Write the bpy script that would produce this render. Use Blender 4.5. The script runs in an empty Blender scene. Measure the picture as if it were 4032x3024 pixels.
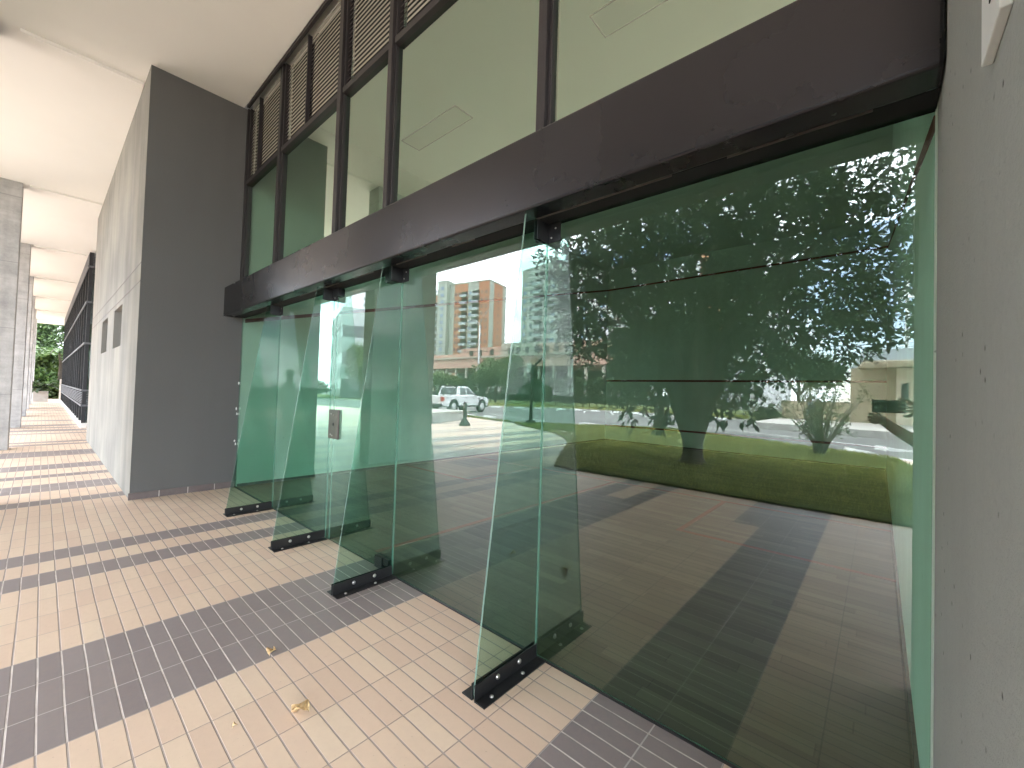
import bpy, bmesh, math, random
import numpy as np
from mathutils import Vector, Matrix
PI = math.pi
rnd = random.Random(7)
S = bpy.context.scene
COL = S.collection

# ------------------------------------------------------------------ camera
cd = bpy.data.cameras.new("camera"); cam = bpy.data.objects.new("camera", cd); COL.objects.link(cam)
cd.sensor_fit = 'HORIZONTAL'; cd.sensor_width = 36.0; cd.lens = 14.595
cd.clip_start = 0.02; cd.clip_end = 3000
yaw, pitch, roll = 0.7241, 0.0228, 0.0307
fw = Vector((-math.sin(yaw)*math.cos(pitch), math.cos(yaw)*math.cos(pitch), math.sin(pitch)))
rt = fw.cross(Vector((0, 0, 1))).normalized(); up = rt.cross(fw)
r2 = rt*math.cos(roll) + up*math.sin(roll); u2 = up*math.cos(roll) - rt*math.sin(roll)
M = Matrix((r2, u2, -fw)).transposed().to_4x4(); M.translation = Vector((0, -1.713, 1.3266))
cam.matrix_world = M
S.camera = cam

# ------------------------------------------------------------------ world, sun, exposure
SUN_EL, SUN_AZ = math.radians(70), math.radians(-125)
w = bpy.data.worlds.new("World"); S.world = w; w.use_nodes = True
nt = w.node_tree; nt.nodes.clear()
def wn(t, **k):
    n = nt.nodes.new(t)
    for a, b in k.items(): setattr(n, a, b)
    return n
wo = wn('ShaderNodeOutputWorld'); bg = wn('ShaderNodeBackground'); bg.inputs['Strength'].default_value = 0.12
sky = wn('ShaderNodeTexSky', sky_type='NISHITA', sun_disc=False, sun_elevation=SUN_EL, sun_rotation=SUN_AZ, air_density=1.0, dust_density=0.6, ozone_density=2.0)
tc = wn('ShaderNodeTexCoord'); mp = wn('ShaderNodeMapping'); mp.inputs['Location'].default_value = (1.3, 0.4, 0.2)
mp.inputs['Scale'].default_value = (1.0, 1.0, 2.4)
nz = wn('ShaderNodeTexNoise'); nz.inputs['Scale'].default_value = 2.6; nz.inputs['Detail'].default_value = 9; nz.inputs['Roughness'].default_value = 0.52
rp = wn('ShaderNodeValToRGB'); rp.color_ramp.elements[0].position = 0.33; rp.color_ramp.elements[1].position = 0.44
nz2 = wn('ShaderNodeTexNoise'); nz2.inputs['Scale'].default_value = 5.0; nz2.inputs['Detail'].default_value = 7
cr = wn('ShaderNodeValToRGB'); cr.color_ramp.elements[0].color = (5.8, 6.3, 7.0, 1); cr.color_ramp.elements[1].color = (12.6, 13.4, 14.3, 1)
cr.color_ramp.elements[0].position = 0.3; cr.color_ramp.elements[1].position = 0.6
mx = wn('ShaderNodeMix', data_type='RGBA')
L = nt.links.new
L(tc.outputs['Generated'], mp.inputs[0]); L(mp.outputs[0], nz.inputs[0]); L(mp.outputs[0], nz2.inputs[0])
L(nz.outputs[0], rp.inputs[0]); L(nz2.outputs[0], cr.inputs[0]); # a break in the cloud low over the guardhouse
dn = wn('ShaderNodeVectorMath', operation='DOT_PRODUCT'); dn.inputs[1].default_value = Vector((0.06, -1.0, 0.15)).normalized()
br = wn('ShaderNodeMath', operation='MULTIPLY_ADD'); br.inputs[1].default_value = 0.06; nz3 = wn('ShaderNodeTexNoise'); nz3.inputs['Scale'].default_value = 11; nz3.inputs['Detail'].default_value = 6
brr = wn('ShaderNodeValToRGB'); brr.color_ramp.elements[0].position = 0.989; brr.color_ramp.elements[1].position = 1.0
brr.color_ramp.elements[0].color = (1, 1, 1, 1); brr.color_ramp.elements[1].color = (0.1, 0.1, 0.1, 1)
ad = wn('ShaderNodeMath', operation='ADD'); ad.inputs[1].default_value = -0.014; mn = wn('ShaderNodeMath', operation='MULTIPLY')
L(tc.outputs['Generated'], dn.inputs[0]); L(mp.outputs[0], nz3.inputs[0]); L(nz3.outputs[0], br.inputs[0]); L(dn.outputs['Value'], br.inputs[2])
L(br.outputs[0], ad.inputs[0]); L(ad.outputs[0], brr.inputs[0]); L(rp.outputs[0], mn.inputs[0]); L(brr.outputs[0], mn.inputs[1]); L(mn.outputs[0], mx.inputs[0])
L(sky.outputs[0], mx.inputs[6]); L(cr.outputs[0], mx.inputs[7]); L(mx.outputs[2], bg.inputs[0]); L(bg.outputs[0], wo.inputs[0])
sd = bpy.data.lights.new("sun", 'SUN'); sd.energy = 0.9; sd.angle = math.radians(10); sd.color = (1, 0.95, 0.87)
so = bpy.data.objects.new("sun", sd); COL.objects.link(so)
to_sun = Vector((math.sin(SUN_AZ)*math.cos(SUN_EL), math.cos(SUN_AZ)*math.cos(SUN_EL), math.sin(SUN_EL)))
so.rotation_euler = to_sun.to_track_quat('Z', 'Y').to_euler(); so.location = (0, 0, 60)
vs = S.view_settings
S.display_settings.display_device = 'sRGB'
vs.view_transform = 'Standard'; vs.look = 'None'; vs.gamma = 1; vs.exposure = 3.46
vs.use_curve_mapping = False
cy = S.cycles
cy.max_bounces = 14; cy.diffuse_bounces = 6; cy.glossy_bounces = 5; cy.transmission_bounces = 6; cy.transparent_max_bounces = 24
cy.use_denoising = True; cy.denoising_prefilter = 'ACCURATE'; cy.denoising_quality = 'HIGH'; cy.caustics_reflective = False; cy.caustics_refractive = False
cy.sample_clamp_indirect = 8.0

# ------------------------------------------------------------------ material helpers
class NT:
    def __init__(s, name):
        s.m = bpy.data.materials.new(name); s.m.use_nodes = True; s.t = s.m.node_tree; s.t.nodes.clear()
        s.out = s.n('ShaderNodeOutputMaterial')
    def n(s, t, ins=None, **k):
        n = s.t.nodes.new(t)
        for a, b in k.items(): setattr(n, a, b)
        for a, b in (ins or {}).items(): s.set(n.inputs[a], b)
        return n
    def set(s, sock, v):
        if isinstance(v, bpy.types.NodeSocket): s.t.links.new(v, sock)
        elif isinstance(v, bpy.types.Node): s.t.links.new(v.outputs[0], sock)
        else: sock.default_value = v
    def math(s, op, a, b=0.0, c=None):
        n = s.t.nodes.new('ShaderNodeMath'); n.operation = op
        s.set(n.inputs[0], a); s.set(n.inputs[1], b)
        if c is not None: s.set(n.inputs[2], c)
        return n.outputs[0]
    def mix(s, f, a, b, blend='MIX'):
        n = s.t.nodes.new('ShaderNodeMix'); n.data_type = 'RGBA'; n.blend_type = blend
        s.set(n.inputs[0], f); s.set(n.inputs[6], a); s.set(n.inputs[7], b)
        return n.outputs[2]
    def noise(s, scale, vec=None, detail=4, rough=0.55, out=0):
        n = s.n('ShaderNodeTexNoise', {'Scale': scale, 'Detail': detail, 'Roughness': rough})
        if vec is not None: s.set(n.inputs[0], vec)
        return n.outputs[out]
    def ramp(s, f, stops, interp='LINEAR'):
        n = s.t.nodes.new('ShaderNodeValToRGB'); cr = n.color_ramp; cr.interpolation = interp
        while len(cr.elements) > 1: cr.elements.remove(cr.elements[-1])
        for i, (p, c) in enumerate(stops):
            e = cr.elements[0] if i == 0 else cr.elements.new(p)
            e.position = p; e.color = c if len(c) == 4 else (*c, 1)
        s.set(n.inputs[0], f); return n.outputs[0]
    def coord(s, which='Object'):
        return s.n('ShaderNodeTexCoord').outputs[which]
    def pos(s): return s.n('ShaderNodeNewGeometry').outputs['Position']
    def mapping(s, vec, scale=(1, 1, 1), rot=(0, 0, 0)):
        n = s.n('ShaderNodeMapping', {'Scale': scale, 'Rotation': rot}); s.set(n.inputs[0], vec); return n.outputs[0]
    def bsdf(s, color, rough=0.6, metal=0.0, spec=0.5, normal=None, **k):
        n = s.n('ShaderNodeBsdfPrincipled', {'Base Color': color if not isinstance(color, tuple) or len(color) == 4 else (*color, 1), 'Roughness': rough, 'Metallic': metal, 'Specular IOR Level': spec})
        if normal is not None: s.set(n.inputs['Normal'], normal)
        for a, b in k.items(): s.set(n.inputs[a.replace('_', ' ')], b)
        return n.outputs[0]
    def bump(s, h, strength=0.3, dist=0.01):
        return s.n('ShaderNodeBump', {'Height': h, 'Strength': strength, 'Distance': dist}).outputs[0]
    def done(s, shader):
        s.set(s.out.inputs[0], shader); return s.m

def mat_plain(name, c, rough=0.6, var=0.12, scale=6.0, metal=0.0, bump=0.0, bscale=60, spec=0.5):
    t = NT(name); p = t.pos()
    n = t.noise(scale, p, 5)
    a = tuple(max(0, x*(1-var)) for x in c); b = tuple(min(1, x*(1+var)) for x in c)
    col = t.ramp(n, [(0.3, a), (0.7, b)])
    nrm = t.bump(t.noise(bscale, p, 3), bump, 0.004) if bump else None
    return t.done(t.bsdf(col, rough, metal, spec, nrm))

def mat_plaster(name, c, streak=0.25, bump=0.5, bscale=140, pits=0.0, warm=None):
    t = NT(name); p = t.pos()
    big = t.noise(0.9, p, 6); st = t.noise(1.0, t.mapping(p, (3.0, 3.0, 0.25)), 5)
    fine = t.noise(bscale*0.5, p, 3)
    v = t.math('ADD', t.math('MULTIPLY', big, 0.55), t.math('MULTIPLY', st, 0.45))
    col = t.ramp(v, [(0.32, tuple(x*(1-streak) for x in c)), (0.5, c), (0.68, tuple(min(1, x*(1+streak*0.7)) for x in (warm or c)))])
    col = t.mix(t.math('MULTIPLY', fine, 0.35), col, (*[x*0.72 for x in c], 1))
    h = t.noise(bscale, p, 4, 0.65)
    if pits:
        vr = t.n('ShaderNodeTexVoronoi', {'Scale': 22.0}); t.set(vr.inputs[0], t.mapping(p, (1, 1, 1)))
        pm = t.ramp(vr.outputs['Distance'], [(0.05, (1, 1, 1)), (0.13, (0, 0, 0))])
        sel = t.ramp(t.noise(7, p, 2), [(0.48, (0, 0, 0)), (0.56, (1, 1, 1))])
        pm = t.math('MULTIPLY', pm, sel)
        col = t.mix(t.math('MULTIPLY', pm, pits), col, (*[x*0.25 for x in c], 1))
        h = t.math('SUBTRACT', h, pm)
    return t.done(t.bsdf(col, 0.85, 0, 0.25, t.bump(h, bump, 0.004)))

def mat_concrete(name, c):
    t = NT(name); p = t.pos()
    big = t.noise(3.2, p, 10, 0.72); st = t.noise(1.0, t.mapping(p, (6, 6, 0.35)), 6); bd = t.noise(1.0, t.mapping(p, (0.6, 0.6, 16)), 4)
    v = t.math('ADD', t.math('MULTIPLY', big, 0.6), t.math('ADD', t.math('MULTIPLY', st, 0.25), t.math('MULTIPLY', bd, 0.15)))
    col = t.ramp(v, [(0.3, tuple(x*0.55 for x in c)), (0.48, tuple(x*0.95 for x in c)), (0.62, tuple(min(1, x*1.25) for x in c))])
    z = t.n('ShaderNodeSeparateXYZ'); t.set(z.inputs[0], p)
    fr = t.math('FRACT', t.math('DIVIDE', t.math('ADD', z.outputs[2], 0.2), 1.22))
    jl = t.math('LESS_THAN', fr, 0.012)
    col = t.mix(t.math('MULTIPLY', jl, 0.5), col, (*[x*0.5 for x in c], 1))
    return t.done(t.bsdf(col, 0.8, 0, 0.3, t.bump(t.math('SUBTRACT', t.noise(30, p, 6), jl), 0.35, 0.01)))

def mat_leaf(name, c1, c2, c3=None, rough=0.45, trans=0.3, clump=0.9, cw=0.4):
    t = NT(name); g = t.n('ShaderNodeNewGeometry')
    r = g.outputs['Random Per Island']; cl = t.noise(clump, g.outputs['Position'], 6, 0.65)
    f = t.math('ADD', t.math('MULTIPLY', r, 1-cw), t.math('MULTIPLY', cl, cw))
    col = t.ramp(f, [(0.2, c1), (0.75, c2), (0.97, c3 or c2)] if cw < .5 else [(0.36, c1), (0.52, c2), (0.66, c3 or c2)])
    d = t.bsdf(col, rough, 0, 0.4)
    tr = t.n('ShaderNodeBsdfTranslucent', {'Color': col}).outputs[0]
    m = t.n('ShaderNodeMixShader', {0: trans}); t.set(m.inputs[1], d); t.set(m.inputs[2], tr)
    return t.done(m.outputs[0])

def mat_glass(name, tint, r0=0.04, sheen=(0.96, 1, 0.98)):
    t = NT(name)
    lw = t.n('ShaderNodeLayerWeight', {'Blend': 0.5}).outputs['Facing']
    x5 = t.math('POWER', lw, 5.0)
    r = t.math('ADD', t.math('MULTIPLY', x5, 1-r0), r0)
    R = t.math('DIVIDE', t.math('MULTIPLY', r, 2.0), t.math('ADD', r, 1.0))
    bf = t.n('ShaderNodeNewGeometry').outputs['Backfacing']
    R = t.math('MULTIPLY', R, t.math('SUBTRACT', 1.0, bf))
    # longer path through the sheet at grazing angles: deeper tint
    tcol = t.mix(bf, (*tint, 1), (1, 1, 1, 1))
    tr = t.n('ShaderNodeBsdfTransparent', {'Color': tcol}).outputs[0]
    gl = t.n('ShaderNodeBsdfGlossy', {'Color': (*sheen, 1), 'Roughness': 0.0}).outputs[0]
    m = t.n('ShaderNodeMixShader', {0: R}); t.set(m.inputs[1], tr); t.set(m.inputs[2], gl)
    return t.done(m.outputs[0])

def mat_edge():
    t = NT('glass_edge')
    d = t.bsdf((0.30, 0.46, 0.40), 0.2, 0, 0.6)
    tr = t.n('ShaderNodeBsdfTransparent', {'Color': (0.5, 0.8, 0.7, 1)}).outputs[0]
    m = t.n('ShaderNodeMixShader', {0: 0.6}); t.set(m.inputs[1], d); t.set(m.inputs[2], tr)
    return t.done(m.outputs[0])

def mat_tiles():
    PX, PY, OX = 0.2575, 0.0763, -0.929
    t = NT('clay_tiles'); p = t.pos(); sp = t.n('ShaderNodeSeparateXYZ'); t.set(sp.inputs[0], p)
    x, y = sp.outputs[0], sp.outputs[1]
    wob = t.math('MULTIPLY', t.math('SUBTRACT', t.noise(1.7, p, 2), 0.5), 0.006)
    u = t.math('DIVIDE', t.math('SUBTRACT', OX, x), PX)
    v = t.math('DIVIDE', t.math('ADD', t.math('ADD', y, 0.001), wob), PY)
    fu, fv = t.math('FRACT', t.math('ADD', u, 400)), t.math('FRACT', t.math('ADD', v, 4000))
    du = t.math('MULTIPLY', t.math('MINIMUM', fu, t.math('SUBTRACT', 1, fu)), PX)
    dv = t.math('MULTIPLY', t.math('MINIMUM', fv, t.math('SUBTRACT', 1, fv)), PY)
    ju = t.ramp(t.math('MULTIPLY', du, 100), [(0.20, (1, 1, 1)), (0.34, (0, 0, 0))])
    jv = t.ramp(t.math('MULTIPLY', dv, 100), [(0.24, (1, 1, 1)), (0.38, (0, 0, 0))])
    iu, iv = t.math('FLOOR', u), t.math('FLOOR', v)
    cv = t.n('ShaderNodeCombineXYZ'); t.set(cv.inputs[0], iu); t.set(cv.inputs[1], iv)
    wnz = t.n('ShaderNodeTexWhiteNoise', noise_dimensions='3D'); t.set(wnz.inputs[0], cv.outputs[0])
    # stripes of dark tile, as counted rows of tiles along the corridor (near) and out on the plaza (far)
    near = [(-2, 0), (5, 8), (12, 13), (14, 15), (22, 23), (25, 27), (29, 30), (32, 34), (38, 41), (45, 46), (47, 48), (55, 56), (58, 60), (62, 63), (65, 67), (73, 75), (83, 84), (90, 91), (99, 101), (105, 107), (109, 110), (120, 122), (130, 131)]
    far = [(-2, 1), (5, 6), (7, 8), (12, 14), (17, 20), (21, 24), (26, 28), (30, 33), (37, 38), (39, 40), (44, 45), (48, 50), (58, 60), (63, 64), (70, 72), (80, 81)]
    def stripes(lst):
        acc = None
        for k in range(0, len(lst), 15):
            st = [(0.0, (0, 0, 0))]
            for a, b in lst[k:k+15]:
                st.append(((a+10)/160, (1, 1, 1))); st.append(((b+10)/160, (0, 0, 0)))
            r = t.ramp(t.math('DIVIDE', t.math('ADD', iu, 10.5), 160.0), [(q-0.0 if i == 0 else q, c) for i, (q, c) in enumerate(st)], 'CONSTANT')
            acc = r if acc is None else t.math('MAXIMUM', acc, r)
        return acc
    isfar = t.math('LESS_THAN', y, -3.36)
    dark = t.mix(isfar, stripes(near), stripes(far))
    r = wnz.outputs[0]
    beige = t.ramp(r, [(0.0, (0.62, 0.464, 0.356)), (0.3, (0.658, 0.502, 0.386)), (0.8, (0.67, 0.52, 0.396)), (1.0, (0.685, 0.55, 0.42))])
    grey = t.ramp(r, [(0.0, (0.205, 0.175, 0.178)), (0.5, (0.22, 0.19, 0.192)), (1.0, (0.24, 0.208, 0.208))])
    col = t.mix(dark, beige, grey)
    sm = t.noise(35, p, 5, 0.6); st = t.noise(0.8, p, 5)
    col = t.mix(t.math('MULTIPLY', t.math('SUBTRACT', sm, 0.3), 0.28), col, (0.46, 0.35, 0.28, 1))
    col = t.mix(t.math('MULTIPLY', t.ramp(st, [(0.45, (0, 0, 0)), (0.7, (1, 1, 1))]), 0.14), col, (0.42, 0.32, 0.26, 1))
    spk = t.ramp(t.noise(95, p, 2), [(0.70, (0, 0, 0)), (0.75, (1, 1, 1))])
    col = t.mix(t.math('MULTIPLY', spk, 0.35), col, (0.2, 0.13, 0.09, 1))
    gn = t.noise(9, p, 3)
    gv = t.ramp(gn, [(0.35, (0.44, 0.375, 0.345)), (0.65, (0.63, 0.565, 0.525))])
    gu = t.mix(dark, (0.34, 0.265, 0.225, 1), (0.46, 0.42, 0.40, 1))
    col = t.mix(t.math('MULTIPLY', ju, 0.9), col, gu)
    col = t.mix(jv, col, t.mix(dark, t.mix(0.72, gv, (0.30, 0.245, 0.22, 1)), gv))  # beige joints: part grey-brown grout, part shade of the groove put into colour
    h = t.math('ADD', t.math('SUBTRACT', 1.0, t.math('MAXIMUM', ju, jv)), t.math('MULTIPLY', sm, 0.12))
    ro = t.math('ADD', t.math('MULTIPLY', sm, 0.15), t.math('ADD', 0.36, t.math('MULTIPLY', jv, 0.3)))
    return t.done(t.bsdf(col, ro, 0, 0.42, t.bump(h, 0.55, 0.003)))

def mat_wood():
    t = NT('court_wood'); p = t.pos(); sp = t.n('ShaderNodeSeparateXYZ'); t.set(sp.inputs[0], p)
    v = t.math('DIVIDE', t.math('ADD', sp.outputs[1], 40), 0.083)
    row = t.math('FLOOR', v); fv = t.math('FRACT', v)
    ww = t.n('ShaderNodeTexWhiteNoise', noise_dimensions='1D'); t.set(ww.inputs['W'], row)
    u = t.math('ADD', t.math('DIVIDE', t.math('ADD', sp.outputs[0], 40), 0.9), t.math('MULTIPLY', ww.outputs[0], 5))
    fu = t.math('FRACT', u); cv = t.n('ShaderNodeCombineXYZ'); t.set(cv.inputs[0], t.math('FLOOR', u)); t.set(cv.inputs[1], row)
    wnz = t.n('ShaderNodeTexWhiteNoise', noise_dimensions='3D'); t.set(wnz.inputs[0], cv.outputs[0])
    gr = t.noise(1.0, t.mapping(p, (5, 60, 5)), 5)
    f = t.math('ADD', t.math('MULTIPLY', wnz.outputs[0], 0.65), t.math('MULTIPLY', gr, 0.35))
    col = t.ramp(f, [(0.15, (0.045, 0.040, 0.023)), (0.5, (0.068, 0.060, 0.036)), (0.85, (0.105, 0.094, 0.058))])
    j = t.math('MAXIMUM', t.math('LESS_THAN', fv, 0.04), t.math('LESS_THAN', fu, 0.006))
    col = t.mix(t.math('MULTIPLY', j, 0.7), col, (0.03, 0.02, 0.012, 1))
    return t.done(t.bsdf(col, 0.42, 0, 0.4))

def mat_beam():
    t = NT('brown_enamel'); p = t.pos()
    n = t.noise(1.0, t.mapping(p, (18, 60, 60)), 4); sc = t.noise(2.0, p, 6)
    col = t.ramp(sc, [(0.3, (0.007, 0.0072, 0.008)), (0.7, (0.012, 0.0118, 0.0125))])
    ro = t.ramp(sc, [(0.3, (0.22, 0.22, 0.22)), (0.7, (0.31, 0.31, 0.31))])
    return t.done(t.bsdf(col, ro, 0, 0.5, t.bump(n, 0.04, 0.003), Specular_Tint=(0.95, 0.9, 1.0, 1)))

def mat_asphalt():
    t = NT('asphalt'); p = t.pos()
    a = t.noise(0.25, p, 6); b = t.noise(60, p, 3)
    f = t.math('ADD', t.math('MULTIPLY', a, 0.7), t.math('MULTIPLY', b, 0.3))
    col = t.ramp(f, [(0.3, (0.10, 0.10, 0.10)), (0.7, (0.19, 0.187, 0.18))])
    tr = t.ramp(t.noise(1.0, t.mapping(p, (0.05, 1.2, 1)), 4), [(0.55, (0, 0, 0)), (0.68, (1, 1, 1))])
    col = t.mix(t.math('MULTIPLY', tr, 0.4), col, (0.07, 0.07, 0.07, 1))
    return t.done(t.bsdf(col, 0.9, 0, 0.3, t.bump(b, 0.3, 0.01)))

def mat_brick(name, c1, c2, mortar, sc=1.0):
    t = NT(name); p = t.coord('Object')
    n = t.n('ShaderNodeTexBrick', {'Color1': (*c1, 1), 'Color2': (*c2, 1), 'Mortar': (*mortar, 1), 'Scale': sc, 'Mortar Size': 0.02, 'Brick Width': 0.4, 'Row Height': 0.2})
    sp = t.n('ShaderNodeSeparateXYZ'); t.set(sp.inputs[0], p); cb = t.n('ShaderNodeCombineXYZ')
    t.set(cb.inputs[0], t.math('ADD', sp.outputs[0], sp.outputs[1])); t.set(cb.inputs[1], sp.outputs[2]); t.set(n.inputs[0], cb.outputs[0])
    bl = t.noise(0.5, p, 5)
    col = t.mix(t.math('MULTIPLY', bl, 0.45), n.outputs[0], (*[x*0.7 for x in c1], 1))
    return t.done(t.bsdf(col, 0.9, 0, 0.2))

def mat_wallwhite():
    t = NT('court_white'); p = t.pos()
    st = t.noise(1.0, t.mapping(p, (3, 2, 0.5)), 6); sm = t.noise(2.2, p, 6, 0.6)
    col = t.ramp(t.math('ADD', t.math('MULTIPLY', st, 0.5), t.math('MULTIPLY', sm, 0.5)), [(0.3, (0.72, 0.72, 0.69)), (0.6, (0.84, 0.84, 0.82))])
    dots = t.ramp(t.noise(24, p, 1), [(0.78, (0, 0, 0)), (0.80, (1, 1, 1))])
    col = t.mix(t.math('MULTIPLY', dots, 0.5), col, (0.2, 0.2, 0.2, 1))
    return t.done(t.bsdf(col, 0.7, 0, 0.3))

def mat_soffit():
    t = NT('soffit_paint'); p = t.pos()
    n = t.noise(0.35, p, 5); f = t.noise(90, p, 3)
    col = t.ramp(n, [(0.3, (0.78, 0.775, 0.745)), (0.7, (0.84, 0.835, 0.805))])
    return t.done(t.bsdf(col, 0.85, 0, 0.2, t.bump(f, 0.12, 0.003)))

def mat_lawn():
    t = NT('lawn_soil'); p = t.pos()
    n = t.noise(1.3, p, 6); f = t.noise(40, p, 5)
    col = t.ramp(t.math('ADD', t.math('MULTIPLY', n, 0.5), t.math('MULTIPLY', f, 0.5)), [(0.3, (0.05, 0.06, 0.02)), (0.55, (0.10, 0.13, 0.035)), (0.75, (0.20, 0.19, 0.075))])
    return t.done(t.bsdf(col, 0.9, 0, 0.2, t.bump(f, 0.6, 0.03)))

def mat_pane_far(name, c=(0.02, 0.03, 0.035)):
    t = NT(name); return t.done(t.bsdf(c, 0.06, 0, 0.6))

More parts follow.
